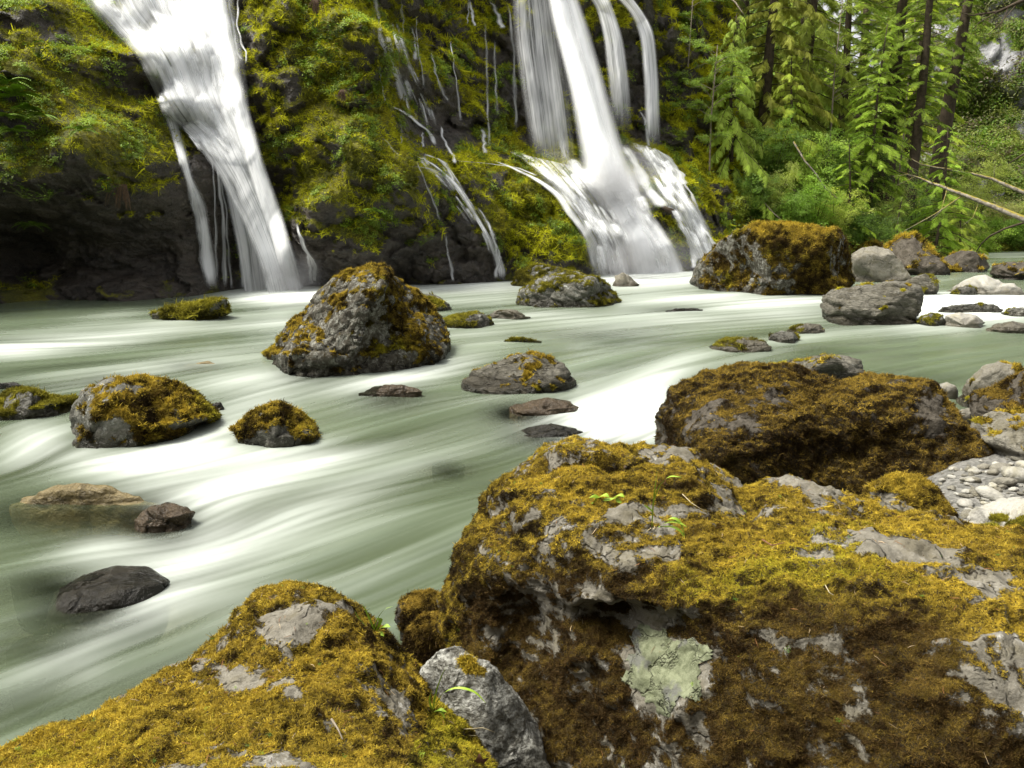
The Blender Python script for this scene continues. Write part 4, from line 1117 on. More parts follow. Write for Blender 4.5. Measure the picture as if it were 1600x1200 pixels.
# rocks of the foreground
big, FV, FF, FM = rock_by_points(
 [(860,690,3.62),(835,700,3.6),(780,740,3.55),(755,790,3.5),(725,832,3.42),(702,885,3.35),(692,930,3.3),(700,985,3.22),(720,1060,3.1),(950,690,3.7),(1010,692,3.72),(1060,700,3.7),(1110,728,3.62),(1150,760,3.55),(1165,772,3.5),
  (1180,752,3.6),(1215,744,3.7),(1260,752,3.65),(1310,765,3.6),(1360,790,3.45),(1430,800,3.35),(1500,805,3.3),(1560,825,3.2),(1620,860,3.05),(1700,900,2.9),
  (900,760,3.3),(1000,760,3.3),(1090,780,3.25),(850,820,3.1),(960,830,3.0),(1040,840,2.95),(1130,830,3.1),(1200,800,3.25),(1280,820,3.05),(1380,850,2.8),(1460,860,2.72),(1550,890,2.65),
  (780,880,3.1),(870,900,2.95),(960,910,2.82),(1010,950,2.72),(930,960,2.8),(1080,900,2.78),(1120,960,2.6),(1200,880,2.75),(1300,890,2.65),(1400,900,2.6),(1500,940,2.45),(1600,960,2.4),
  (770,1000,3.1),(850,1040,2.95),(800,1120,2.9),(900,1120,2.8),(1000,1120,2.68),(1100,1080,2.52),(1200,1000,2.45),(1300,1000,2.4),(1450,1050,2.25),(1600,1080,2.15),
  (900,1200,2.7),(1050,1200,2.5),(1200,1180,2.3),(1350,1180,2.15),(1500,1190,2.05),(1700,1100,2.1)],
 [(.0,3.9,.3),(.2,4.2,.5),(.8,4.4,.6),(1.6,4.3,.6),(2.3,4.1,.5),(2.9,3.6,.4),(3.0,2.8,.5),(2.7,2.2,.3),(1.9,1.9,.0),(1.0,2.1,-.1),(.3,2.6,-.3),(-.2,3.3,-.3),(1.2,3.2,-.5),(.5,4.3,-.1),(2.0,4.2,-.1),(3.0,3.2,-.1)],
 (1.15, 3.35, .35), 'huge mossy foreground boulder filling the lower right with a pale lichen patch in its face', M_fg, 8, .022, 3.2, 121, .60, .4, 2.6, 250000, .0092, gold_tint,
 dents=[(1020, 1020, 84, 56, .12), (940, 985, 70, 30, .14), (820, 1020, 50, 80, .14), (1160, 1100, 60, 60, .05), (1330, 1050, 90, 60, .06)],
 bare=[(1038, 1048, 50, 44, -1.6), (1060, 700, 60, 12, -.4), (1060, 870, 60, 16, -.45), (1100, 795, 90, 12, -.35), (1230, 750, 40, 14, -.6), (1290, 760, 25, 12, -.7), (1400, 850, 60, 25, -.5), (1540, 920, 60, 40, -.4), (1280, 870, 60, 30, -.3),
       (1000, 965, 50, 14, -.7), (990, 800, 30, 14, -.25), (1180, 840, 60, 20, -.2), (1290, 1000, 30, 40, -.25), (1350, 1120, 40, 60, -.15), (870, 880, 50, 40, -.12), (900, 950, 60, 20, -.15)], sq=(1.35, 1., .85), mdir=(-.2, -.2, .9),
 outline=[(690,1100),(688,1000),(690,940),(700,885),(724,830),(752,795),(768,755),(785,738),(828,712),(850,692),(880,684),(930,688),(1010,690),(1060,693),(1090,708),(1130,740),(1165,768),(1185,752),(1215,743),(1260,750),(1310,765),(1360,782),(1430,795),(1500,805),(1560,822),(1620,860),(1750,910),(1900,1000),(1900,1300),(690,1300)], sweep=(.12, 1.))
low, LV, LF, LM = rock_by_points(
 [(490,909,2.98),(440,918,2.95),(400,935,2.9),(362,958,2.82),(345,990,2.75),(325,1015,2.65),(280,1042,2.55),(225,1072,2.45),(150,1105,2.38),(80,1130,2.32),(0,1167,2.25),(-100,1200,2.15),
  (545,930,2.95),(580,965,2.85),(612,990,2.75),(635,1025,2.65),(655,1050,2.6),(690,1095,2.5),(740,1150,2.3),(765,1190,2.2),
  (430,980,2.62),(400,1050,2.35),(330,1110,2.2),(230,1150,2.1),(490,990,2.62),(540,1000,2.62),(500,1060,2.42),(520,1110,2.4),(430,1130,2.1),(580,1060,2.5),(600,1100,2.3),(640,1110,2.3),(580,1150,2.1),(660,1160,2.1),(500,1170,2.05),(700,1195,2.05),(350,1190,1.95),(100,1190,2.05)],
 [(-.6,1.55,.75),(-.1,1.55,.7),(-1.3,1.7,.4),(-1.6,2.2,0),(-1.3,2.7,-.3),(-.6,3.2,-.3),(-.45,3.1,.3),(-.1,2.9,-.3),(.05,2.4,.2),(.1,2.1,-.2),(-.4,1.3,.2),(-.6,2.3,-.6)],
 (-.5, 2.25, .25), 'golden-mossed foreground boulder with bare grey patches at the bottom left', M_fg, 8, .017, 3.6, 131, .60, .35, 3.0, 170000, .0092, gold_tint,
 bare=[(430, 975, 50, 30, -.4), (410, 1070, 60, 30, -.4), (630, 1090, 40, 40, -.45), (520, 1115, 30, 30, -.1), (430, 1190, 50, 14, -.5), (600, 1040, 30, 20, -.2)], dents=[(525, 1075, 40, 40, .06)], sq=(1.3, 1., .8), mdir=(-.1, -.1, 1),
 outline=[(-300,1300),(-100,1205),(0,1167),(80,1130),(150,1105),(225,1070),(280,1042),(325,1012),(345,985),(362,957),(400,930),(440,916),(490,908),(545,928),(580,960),(612,985),(636,1020),(655,1045),(690,1090),(730,1140),(760,1175),(775,1210),(760,1400),(-300,1400)])
# between the two
rock([(615,970),(622,942),(640,926),(670,921),(695,930),(700,960),(680,990),(640,1000)], 1000, 'small dark brown moss-covered knob at the waterline left of the huge foreground boulder', M_brown, 5, .9, 2.2, 4, .06, 2, 141, .9, .2, 3, 3000, .014, rust_tint)
rock([(625,1030),(635,985),(660,960),(690,955),(725,970),(740,1010),(720,1050),(660,1060)], 1075, 'second brown moss knob, in front of the small one at the waterline', M_brown, 5, .9, 2.2, 4, .06, 2, 143, .8, .2, 3, 4500, .014, rust_tint, base=0.05)
rock([(640,1120),(650,1050),(680,1015),(720,1008),(770,1035),(815,1090),(860,1160),(880,1230),(760,1280),(680,1230)], 1265, 'dark rock crusted with white lichen in the gap between the two foreground boulders', M_lichen_rock, 6, .8, 2.6, 7, .07, 2.6, 145, -.15, .3, 3, 2500, .013, gold_tint)
rock([(1338,782),(1360,758),(1400,738),(1435,742),(1470,770),(1492,800),(1500,830),(1440,840),(1360,820)], 830, 'golden moss mound with a bare grey shoulder behind the huge foreground boulder', M_fg, 6, .9, 2.3, 5, .06, 2, 147, .65, .4, 3, 9000, .016, gold_tint, base=.3)
rock([(1500,830),(1520,790),(1560,782),(1620,776),(1660,800),(1650,850),(1560,850)], 846, 'white rock with dark moss at the right edge beyond the huge foreground boulder', M_white, 5, .8, 2.3, 5, .05, 2, 149, .05, .2, 3, 2500, .015, olive_tint, base=.35)
rock([(1560,860),(1575,815),(1620,800),(1660,815),(1670,870),(1600,880)], 875, 'dark mossy clump at the right edge above the huge foreground boulder', M_brown, 5, .8, 2.3, 5, .05, 2, 151, .6, .2, 3, 2500, .015, olive_tint, base=.4)

# pale lichen crust in the face of the huge boulder
def crust_on(V, Fc, ctr, rad, seed, name, mat, parent, off=.006, ang_var=.35):
    N = vnormals(V, Fc)
    px, py = to_px(V)
    vis = (N * (np.array([0, 0, CAM_H]) - V)).sum(1) > 0
    th = np.arctan2(py - ctr[1], px - ctr[0])
    q = np.stack([np.cos(th) * 1.3, np.sin(th) * 1.3, 0 * th + seed], 1)
    R = 1 + ang_var * fbm(q, 4, seed) * 2
    r = np.hypot((px - ctr[0]) / rad[0], (py - ctr[1]) / rad[1]) / R
    inside = (r < 1) & vis
    fsel = inside[Fc].all(1)
    f = Fc[fsel]
    u, inv = np.unique(f, return_inverse=True)
    W = V[u] + N[u] * (off * smooth(1.0, .86, r[u]) + .004 * fbm(V[u] * 28, 3, seed))[:, None] + N[u] * .002
    me = mesh_np(name, W - np.array(parent.location), inv.reshape(-1, 3))
    return link(name, me, mat, parent)
t = NT('pale_green_lichen_crust')
n = t.noise(30, 7, .7); v1 = t.voro(5, 'DISTANCE_TO_EDGE', t.mix(.3, t.pos(), t.noise(8, 4, .6, out='Color'), 'ADD'))
c = t.mix(t.mr(n, .38, .6), (.09, .10, .055), (.18, .195, .12))
c = t.mix(t.mr(v1, 0, .012, .7, 0), c, (.06, .055, .04))
c = t.mix(t.mr(t.noise(7, 4, .6), .56, .62, 0, .85), c, (.11, .11, .10))
M_crust = t.finish(t.bsdf(c, .85, .2, t.bump(t.math('ADD', n, t.mr(v1, 0, .05)), .8, .01)))
crust_on(FV, FF, (1035, 1048), (66, 60), 3, 'lichen_crust', M_crust, big, ang_var=.6)
print('rocks', round(time.time() - T0, 1))
# ================================================================== WATERFALLS
t = NT('falling_water')
d0 = t.attr('dens'); uvx = t.attr('strand', 'Vector')
s1 = t.noise(1.0, 4, .6, t.scaled(uvx, (22, 1.1, 1))); s2 = t.noise(1.0, 3, .6, t.scaled(uvx, (70, 2.0, 1))); s3 = t.noise(1.0, 3, .5, t.scaled(uvx, (6, 2.2, 1)))
st = t.math('ADD', t.math('ADD', t.math('MULTIPLY', s1, .5), t.math('MULTIPLY', s2, .3)), t.math('MULTIPLY', s3, .2))
k = t.math('MULTIPLY', t.math('SUBTRACT', st, .5), t.math('MULTIPLY', t.attr('streak'), 5.0))
al = t.math('MULTIPLY', d0, t.math('ADD', 1., k), None, True)
al = t.math('SUBTRACT', 1., t.math('POWER', t.math('SUBTRACT', 1., al, None, True), 1.35), None, True)
col = t.mix(t.mr(st, .35, .6), (.84, .87, .88), (.97, .98, .98))
gn = t.n.new('ShaderNodeNewGeometry')
va = t.n.new('ShaderNodeVectorMath'); va.operation = 'ADD'; t.l.new(gn.outputs['Normal'], va.inputs[0]); va.inputs[1].default_value = (0, -.2, 1.1)   # light scattered about inside the spray
vn = t.n.new('ShaderNodeVectorMath'); vn.operation = 'NORMALIZE'; t.l.new(va.outputs[0], vn.inputs[0])
b = t.bsdf(col, .8, .1, t.bump(st, .12, .04, vn.outputs[0]))
trl = t.n.new('ShaderNodeBsdfTranslucent'); t.set(trl.inputs[0], (.96, .97, .98))
m1 = t.n.new('ShaderNodeMixShader'); m1.inputs[0].default_value = .3
t.l.new(b, m1.inputs[1]); t.l.new(trl.outputs[0], m1.inputs[2])
tp = t.n.new('ShaderNodeBsdfTransparent')
mx = t.n.new('ShaderNodeMixShader'); t.l.new(al, mx.inputs[0]); t.l.new(tp.outputs[0], mx.inputs[1]); t.l.new(m1.outputs[0], mx.inputs[2])
M_fall = t.finish(mx.outputs[0])

def resample(P, n):
    P = np.asarray(P, float)
    # smooth through the points
    s = np.r_[0, np.cumsum(np.linalg.norm(np.diff(P[:, :2], axis=0), axis=1))]
    x = np.linspace(0, s[-1], n)
    Q = np.stack([np.interp(x, s, P[:, k]) for k in range(P.shape[1])], 1)
    w = max(3, n // (len(P) * 2) | 1); ker = np.ones(w) / w
    for _ in range(2):
        pad = np.concatenate([2 * Q[0] - Q[w // 2:0:-1], Q, 2 * Q[-1] - Q[-2:-w // 2 - 1:-1]]) if w > 1 else Q
        Q = np.stack([np.convolve(pad[:, k], ker, 'same')[len(Q[w // 2:0:-1]):len(Q[w // 2:0:-1]) + len(Q)] for k in range(P.shape[1])], 1)
    return Q

def sheet(name, parent, left, right, off=.35, dens=1., streak=1., nu=40, nv=120, edge=.18, fadein=0., fadeout=.0, steps=0., free=None, bulge=.15, seed=0, long=1., holes=(), breakup=.35):
    """a sheet of falling water between two edge lines; free = (start 0..1, distance) where it leaves the rock"""
    Lq, Rq = resample(left, nv), resample(right, nv)
    u = np.linspace(0, 1, nu); v = np.linspace(0, 1, nv)
    wob = .012 * fbm(np.stack([v * 7, 0 * v, 0 * v + seed], 1), 3, seed)
    PX = Lq[:, None, 0] * (1 - u) + Rq[:, None, 0] * u; PY = Lq[:, None, 1] * (1 - u) + Rq[:, None, 1] * u
    P = on_cliff(PX, PY, off)
    # keep the sheet from diving into the rock: smooth the distance
    Yv = P[..., 1]
    if free is not None:
        v0, drop = free
        j0 = int(v0 * (nv - 1))
        ys = Yv[j0][None] + 0 * Yv
        vv = np.clip((v[:, None] - v0) / (1 - v0), 0, 1)
        Yf = ys + (drop - 0) * vv
        Yn = np.where(v[:, None] > v0, np.minimum(Yf, Yv), Yv)
        P = at(PX, PY, Yn); Yv = Yn
    wd0 = np.abs(PX[:, -1] - PX[:, 0]).mean()
    nn = fbm(np.stack([(np.broadcast_to(u[None] * wd0 / 30, PX.shape) + PX / 300).ravel(), (PY / 110).ravel(), np.full(PX.size, seed)], 1), 4, 200 + seed).reshape(PX.shape)
    sx = PX * .045 * 1.0; sy = PY * .028
    st_ = fbm(np.stack([(sx + nn * .3).ravel(), (sy + .25 * sx).ravel(), np.full(PX.size, seed + 3)], 1), 3, 210 + seed).reshape(PX.shape)
    saw = (sy * 1.6 + .5 * sx + st_ * 2.2) % 1.0
    dy = -bulge * np.sin(np.pi * u)[None] - .10 * nn - steps * (.5 - .5 * np.cos(2 * np.pi * saw)) * (.5 + st_)
    if steps:
        lump = fbm(np.stack([(PX / 34 + PY / 90).ravel(), (PY / 62 - PX / 160).ravel(), np.full(PX.size, seed + 5)], 1), 3, 230 + seed, .45).reshape(PX.shape)
        dy = -bulge * np.sin(np.pi * u)[None] - .10 * nn - steps * (1.9 * lump + .35 * np.abs(lump)) * (1 - .75 * v[:, None])
    P[..., 1] += dy
    dn = dens * smooth(0, edge, u)[None] * smooth(0, edge, 1 - u)[None] * np.ones((nv, 1))
    en = fbm(np.stack([(u[None] * 3 + 0 * v[:, None]).ravel(), (v[:, None] * 4 + 0 * u[None]).ravel(), np.full(PX.size, seed + 9)], 1), 3, 220 + seed).reshape(PX.shape)
    dn = dn * np.clip(1 + breakup * en * streak * 1.3, .05, 1.5)
    if steps: dn = dn * (1 - .55 * smooth(.0, -.38, lump))
    if fadein: dn = dn * smooth(0, fadein, v)[:, None]
    if fadeout: dn = dn * smooth(0, fadeout, 1 - v)[:, None]
    for (hx, hy, rx, ry, a) in holes:
        dn = dn * (1 - a * np.exp(-(((PX - hx) / rx)**2 + ((PY - hy) / ry)**2)))
    wpx = np.abs(PX[:, -1] - PX[:, 0]).mean()
    uvw = np.stack([np.broadcast_to(u[None] * wpx / 110., PX.shape) + seed * 1.7 + .02 * nn, np.broadcast_to(v[:, None] * (PY[-1].mean() - PY[0].mean()) / 240. * long, PX.shape), np.full(PX.shape, seed * 3.3)], -1)
    me = mesh_np(name, P.reshape(-1, 3) - np.array(parent.location), grid_faces(nu, nv), True,
                 {'dens': np.clip(dn, 0, 1.3).ravel(), 'streak': np.full(PX.size, streak), 'strand': uvw.reshape(-1, 3)})
    return link(name, me, M_fall, parent)

def thread(name, parent, pts, w0, w1, **kw):
    pts = np.asarray(pts, float)
    pts = resample(pts, 24); s_ = np.linspace(0, 1, 24)
    pts[:, 0] += 5 * fbm(np.stack([s_ * 6, 0 * s_, 0 * s_ + kw.get('seed', 0)], 1), 3, 7)
    ws = (np.linspace(w0, w1, 24) / 2 * (1 + 1.1 * fbm(np.stack([s_ * 5, 0 * s_ + 3, 0 * s_ + kw.get('seed', 0)], 1), 2, 8)))[:, None]
    L, R = pts.copy(), pts.copy()
    L[:, 0] -= ws[:, 0]; R[:, 0] += ws[:, 0]
    kw.setdefault('nu', 9); kw.setdefault('nv', 90); kw.setdefault('edge', .45); kw.setdefault('bulge', .02); kw.setdefault('fadein', .15); kw.setdefault('fadeout', .08); kw.setdefault('breakup', .8)
    return sheet(name, parent, L, R, **kw)

wf1 = empty('waterfall', on_cliff(445, 452, .5)[0]); tag(wf1, 'broad stepped waterfall plunging beside the mossy bluff at the left', 'waterfall')
sheet('water_sheet', wf1, [(95,-45),(135,12),(170,45),(212,88),(245,150),(275,190),(310,232),(340,275),(370,330),(400,400),(415,458)],
      [(362,-45),(372,30),(382,80),(388,140),(398,200),(418,262),(438,322),(456,380),(470,420),(478,458)], off=.6, dens=.85, streak=1.15, nu=110, nv=200, edge=.16, steps=.09, free=(.62, -.4), seed=1, breakup=.8,
      holes=[(335, 170, 14, 22, .65), (352, 190, 10, 16, .5), (200, 60, 12, 10, .5), (232, 85, 10, 12, .6), (262, 160, 14, 18, .55), (250, 130, 8, 16, .4), (300, 215, 20, 10, .4), (360, 330, 14, 60, .5), (385, 400, 14, 60, .45)])
sheet('water_core', wf1, [(290,-40),(310,60),(335,140),(365,210),(385,270),(405,340),(418,400),(424,460)], [(352,-40),(368,60),(382,130),(398,200),(420,270),(442,330),(462,395),(474,460)], off=.75, dens=.9, streak=.45, nu=50, nv=140, edge=.34, steps=.05, free=(.55, -.5), seed=2)
sheet('water_curtain', wf1, [(305,205),(328,240),(350,300),(368,380),(378,455)], [(372,205),(395,250),(415,310),(430,380),(440,455)], off=.5, dens=.75, streak=1.1, nu=50, nv=120, edge=.2, free=(.35, -.2), seed=3)
for i, (pts, a, b_, dn) in enumerate([
  ([(222,88),(236,125),(255,160),(268,185),(280,225),(290,262),(302,295),(314,330),(322,372),(328,420),(332,452)], 16, 26, .85),
  ([(262,150),(268,190),(276,232),(285,262)], 7, 7, .5),
  ([(300,285),(306,330),(318,380),(322,430)], 8, 22, .5),
  ([(318,200),(330,235),(340,262),(346,300),(350,370),(352,450)], 7, 8, .5),
  ([(335,240),(345,280),(354,330),(358,400),(362,455)], 5, 6, .4),
  ([(322,220),(332,250),(336,300),(338,380),(340,440)], 4, 5, .35),
  ([(345,260),(362,300),(372,340),(380,400),(384,455)], 8, 16, .5),
  ([(372,-10),(372,40),(376,70),(386,78),(384,100)], 4, 5, .45),
  ([(355,-5),(362,30),(368,60),(368,80),(380,95)], 5, 8, .5),
  ([(463,348),(470,370),(478,392),(490,408),(492,442)], 5, 12, .8),
  ([(478,392),(484,415),(486,445)], 5, 9, .5)]):
    thread('water_strand', wf1, pts, a, b_, dens=dn, streak=.9, seed=10 + i, off=.40, steps=.03)

def cascades(parent, left, right, count, seed, v0=0., v1=1., wpx=(22, 60), hpx=(40, 95), dens=.9, off=(.45, .85), streak=1.3):
    """many little veils, each white where it breaks over a ledge and thinning below"""
    r = np.random.default_rng(seed)
    Lq, Rq = resample(left, 60), resample(right, 60)
    for i in range(count):
        v = r.uniform(v0, v1); u = r.uniform(.12, .9)
        h = r.uniform(*hpx); w = r.uniform(*wpx)
        j = int(v * 59); j1 = min(59, j + max(3, int(h / (abs(Lq[-1, 1] - Lq[0, 1])) * 60)))
        js = np.unique(np.linspace(j, j1, 6).astype(int))
        if len(js) < 3: continue
        c = Lq[js] * (1 - u) + Rq[js] * u
        tt_ = np.linspace(0, 1, len(js))[:, None]
        arc = np.array([0, 1.]) * (8 * tt_**.5)
        ww = w * (.8 + .35 * tt_) * (1 - .45 * v)
        A = c.copy(); B_ = c.copy(); A[:, 0] -= ww[:, 0] / 2; B_[:, 0] += ww[:, 0] / 2
        A[:, 1] += r.uniform(-6, 6); B_[:, 1] += r.uniform(-6, 6)
        sheet('water_veil', parent, A, B_, off=r.uniform(*off), dens=dens * r.uniform(.6, 1.1), streak=streak, nu=12, nv=18, edge=.42, fadein=.16, fadeout=.75, bulge=.12, seed=seed * 7 + i, breakup=.7, long=1.)
cascades(wf1, [(100,-60),(135,12),(170,45),(212,88),(245,150),(275,190),(310,232),(340,275)], [(360,-60),(372,30),(382,80),(388,140),(398,200),(410,240),(420,262),(430,300)], 90, 5, 0, .86, (16, 44), (36, 80))
cascades(wf1, [(240,160),(262,190),(290,215),(310,240)], [(290,160),(320,190),(350,215),(365,240)], 12, 6, 0, .8, (14, 30), (24, 50))

wf2 = empty('waterfall', on_cliff(1000, 420, .5)[0]); tag(wf2, 'tall white plume spreading into a fan of cascades in the middle of the cliff', 'waterfall')
sheet('water_plume', wf2, [(845,-45),(856,10),(868,60),(882,120),(893,180),(903,240),(915,320)], [(888,-45),(905,-5),(924,50),(945,120),(962,180),(978,235),(1012,320)], off=1.0, dens=1.05, streak=.3, nu=50, nv=150, edge=.34, fadeout=.2, free=(.12, -2.2), seed=30, long=.7)
sheet('water_plume', wf2, [(850,-45),(862,40),(884,120),(905,200),(925,320)], [(880,-45),(900,40),(925,120),(950,200),(1000,320)], off=1.3, fadeout=.3, dens=1.0, streak=.15, nu=40, nv=100, edge=.4, free=(.12, -2.3), seed=31, long=.7)
sheet('water_veil', wf2, [(798,-45),(800,60),(815,160),(830,250)], [(862,-45),(880,60),(895,160),(905,270)], off=.9, dens=.42, streak=1.3, nu=60, nv=100, edge=.25, fadeout=.2, free=(.15, -.6), seed=32)
sheet('water_veil', wf2, [(905,-20),(930,10),(942,60),(950,140),(955,210)], [(948,-20),(962,20),(975,60),(985,130),(990,215)], off=.9, dens=.6, streak=1.0, nu=40, nv=100, edge=.25, fadeout=.45, free=(.2, -.5), seed=33)
sheet('water_veil', wf2, [(955,-10),(985,20),(1000,60),(1005,130),(1008,235)], [(972,-25),(1008,20),(1024,50),(1030,120),(1034,235)], off=.8, dens=.72, streak=1.0, nu=40, nv=100, edge=.25, fadeout=.25, free=(.25, -.4), seed=34)
# fan of cascades
sheet('water_fan', wf2, [(800,238),(830,262),(862,300),(890,340),(912,380),(925,428)], [(905,262),(930,300),(955,340),(972,370),(985,400),(990,430)], off=.4, dens=.28, streak=1.9, nu=70, nv=110, edge=.25, steps=.12, seed=37)
sheet('water_fan', wf2, [(985,222),(1002,250),(1018,285),(1040,325),(1060,360),(1078,405)], [(1030,235),(1052,262),(1070,300),(1090,335),(1108,370),(1122,398)], off=.4, dens=.3, streak=1.9, nu=50, nv=90, edge=.25, steps=.12, seed=38)
sheet('water_fan', wf2, [(860,240),(880,265),(905,285),(940,330),(962,370),(975,405),(985,432)], [(1000,255),(1005,300),(1022,335),(1045,365),(1060,392),(1068,412),(1072,430)], off=.5, dens=1.1, streak=.4, nu=90, nv=130, edge=.2, steps=.12, fadein=.2, seed=35)
sheet('water_fan', wf2, [(905,250),(920,290),(950,330),(975,370),(990,432)], [(975,250),(985,300),(1005,340),(1030,380),(1046,432)], off=.7, dens=1.1, streak=.2, fadein=.2, nu=50, nv=90, edge=.35, steps=.08, seed=36)
for i, (pts, a, b_, dn) in enumerate([
  ([(800,236),(830,250),(860,272),(890,300),(915,325),(940,350)], 20, 34, .85),
  ([(770,250),(800,262),(840,280),(868,300),(885,320),(900,345),(918,368),(928,395),(934,425)], 10, 20, .85),
  ([(835,262),(870,285),(905,320),(925,340),(938,365),(952,392),(960,428)], 12, 24, .85),
  ([(880,300),(900,330),(922,350),(938,372),(945,400),(948,425)], 8, 14, .7),
  ([(925,330),(950,350),(965,375),(972,400),(975,428)], 10, 18, .7),
  ([(700,250),(760,255),(810,262),(840,275)], 8, 10, .5),
  ([(975,225),(990,250),(1003,275),(1014,298),(1028,312),(1036,325)], 16, 34, .9),
  ([(965,262),(978,285),(990,305),(1000,320),(1010,335)], 14, 20, .7),
  ([(990,225),(1012,236),(1032,255),(1050,275),(1062,300),(1075,322),(1088,345),(1098,370),(1108,392),(1100,410)], 22, 38, 1.0),
  ([(1025,232),(1045,250),(1060,270),(1068,290)], 12, 18, .7),
  ([(1060,345),(1070,362),(1080,380),(1084,400),(1086,420)], 9, 16, .85),
  ([(1040,322),(1060,330),(1070,350)], 8, 10, .5),
  ([(1095,352),(1110,372),(1120,392)], 6, 9, .6),
  ([(1062,275),(1078,300),(1090,325),(1100,350)], 5, 8, .4),
  ([(860,60),(865,100),(875,160),(880,240)], 10, 18, .5),
  ([(858,135),(868,180),(884,250)], 8, 16, .5),
  ([(1000,170),(1008,190),(1014,230)], 6, 8, .5),
  ([(790,0),(800,40),(804,120),(806,200)], 5, 8, .35),
  ([(825,-10),(828,50),(832,130),(834,210)], 6, 10, .3),
  ([(845,-10),(846,50),(850,130),(852,220)], 8, 14, .35)]):
    thread('water_strand', wf2, pts, a, b_, dens=dn, streak=.9, seed=50 + i, off=.42, steps=.05)

cascades(wf2, [(860,245),(880,275),(905,300),(935,340),(950,380),(960,432)], [(985,255),(1005,295),(1022,335),(1040,365),(1055,392),(1066,430)], 45, 8, 0, .9, (12, 34), (22, 50), .95)
cascades(wf2, [(790,236),(830,258),(870,295),(895,325),(918,360),(930,425)], [(900,262),(925,300),(945,335),(960,365),(972,395),(980,430)], 46, 9, 0, .9, (7, 20), (18, 46), .85, streak=1.6)
cascades(wf2, [(985,222),(1002,250),(1018,285),(1045,325),(1065,360),(1082,405)], [(1035,235),(1055,262),(1072,300),(1092,335),(1110,370),(1124,398)], 42, 10, 0, .9, (8, 20), (16, 40), .9, streak=1.5)

wf3 = empty('waterfall', on_cliff(775, 436, .3)[0]); tag(wf3, 'thin trickles running down the dark rock between the two big waterfalls', 'waterfall')
for i, (pts, a, b_, dn) in enumerate([
  ([(586,-10),(590,20),(596,50)], 10, 8, .35),
  ([(592,45),(602,80),(612,105),(625,130),(635,160)], 8, 22, .6),
  ([(612,165),(640,180),(655,195),(672,205),(680,228)], 10, 9, .75),
  ([(640,240),(662,248),(680,258),(695,270),(712,285),(725,305),(737,325),(750,348),(764,370),(772,390),(780,412),(784,438)], 7, 13, .95),
  ([(660,240),(690,250),(700,262),(712,290)], 12, 6, .55),
  ([(688,195),(692,215),(702,235),(712,245),(712,256)], 4, 7, .75),
  ([(760,340),(768,365),(776,385),(778,410),(775,436)], 5, 9, .6),
  ([(697,365),(698,390),(704,412),(708,440)], 4, 6, .55),
  ([(735,0),(738,25),(742,42)], 5, 6, .7),
  ([(733,-5),(732,20),(730,38)], 4, 4, .4),
  ([(765,0),(778,20),(784,45)], 6, 12, .6),
  ([(705,60),(708,100),(715,140),(718,170),(720,190)], 3, 4, .5),
  ([(628,0),(630,40),(632,75)], 4, 6, .3),
  ([(650,20),(652,70),(660,110),(662,140)], 3, 4, .3),
  ([(757,30),(760,90),(762,160),(765,230)], 4, 6, .3),
  ([(755,200),(757,240)], 9, 9, .4),
  ([(772,60),(775,130),(777,180)], 4, 6, .3),
  ([(626,185),(627,205),(628,225)], 3, 3, .5),
  ([(660,205),(661,218),(661,230)], 4, 5, .5),
  ([(642,40),(648,60),(650,95)], 4, 10, .35),
  ([(675,80),(680,110),(690,140),(700,160)], 3, 8, .3),
  ([(610,85),(620,120),(634,150),(640,175)], 3, 6, .4),
  ([(600,215),(612,232),(625,245)], 3, 3, .3),
  ([(650,250),(665,285),(680,320),(688,345)], 4, 6, .35),
  ([(592,100),(598,140),(602,160)], 2, 3, .4),
  ([(640,260),(670,262),(700,280),(715,300)], 22, 30, .25)]):
    thread('water_strand', wf3, pts, a, b_, dens=dn, streak=.9, seed=90 + i, off=.28, steps=.05, nv=60, nu=7)
# spray drifting at the foot of the two big falls
t = NT('spray')
tc = t.n.new('ShaderNodeTexCoord')
vl = t.n.new('ShaderNodeVectorMath'); vl.operation = 'LENGTH'; t.l.new(tc.outputs['Object'], vl.inputs[0])
dn_ = t.math('MULTIPLY', t.math('POWER', t.mr(vl.outputs['Value'], 1., .0), 1.6), t.mr(t.noise(1.1, 3, .5), .35, .7, .25, 1.2))
pv = t.n.new('ShaderNodeVolumePrincipled'); pv.inputs['Color'].default_value = (.97, .98, 1, 1); pv.inputs['Anisotropy'].default_value = .2
t.l.new(t.math('MULTIPLY', dn_, 1.5), pv.inputs['Density'])
t.l.new(pv.outputs[0], t.out.inputs['Volume']); M_spray = t.m
def spray(parent, px, py, Y, s):
    D, Fc = ico(3)
    o = link('spray', mesh_np('spray', D, Fc), M_spray, parent)
    o.location = Vector(at(px, py, Y)) - parent.location; o.scale = s; o['kind'] = 'stuff'
spray(wf1, 440, 440, 22.6, (1.5, .8, 1.1)); spray(wf2, 1000, 410, 27.6, (2.6, 1.0, 1.4)); spray(wf2, 965, 285, 29.0, (2.0, 1.3, 1.6))
cascades(wf3, [(590,40),(600,90),(612,130),(622,160),(625,190)], [(625,40),(640,90),(660,130),(680,170),(690,210)], 26, 12, 0, .9, (5, 14), (20, 60), .4, streak=1.8, off=(.2, .4))
cascades(wf3, [(640,235),(665,262),(690,290),(720,330),(745,370),(760,420)], [(700,235),(715,262),(735,300),(760,340),(780,380),(790,430)], 26, 13, 0, .9, (5, 12), (18, 46), .4, streak=1.8, off=(.2, .4))
print('falls', round(time.time() - T0, 1))
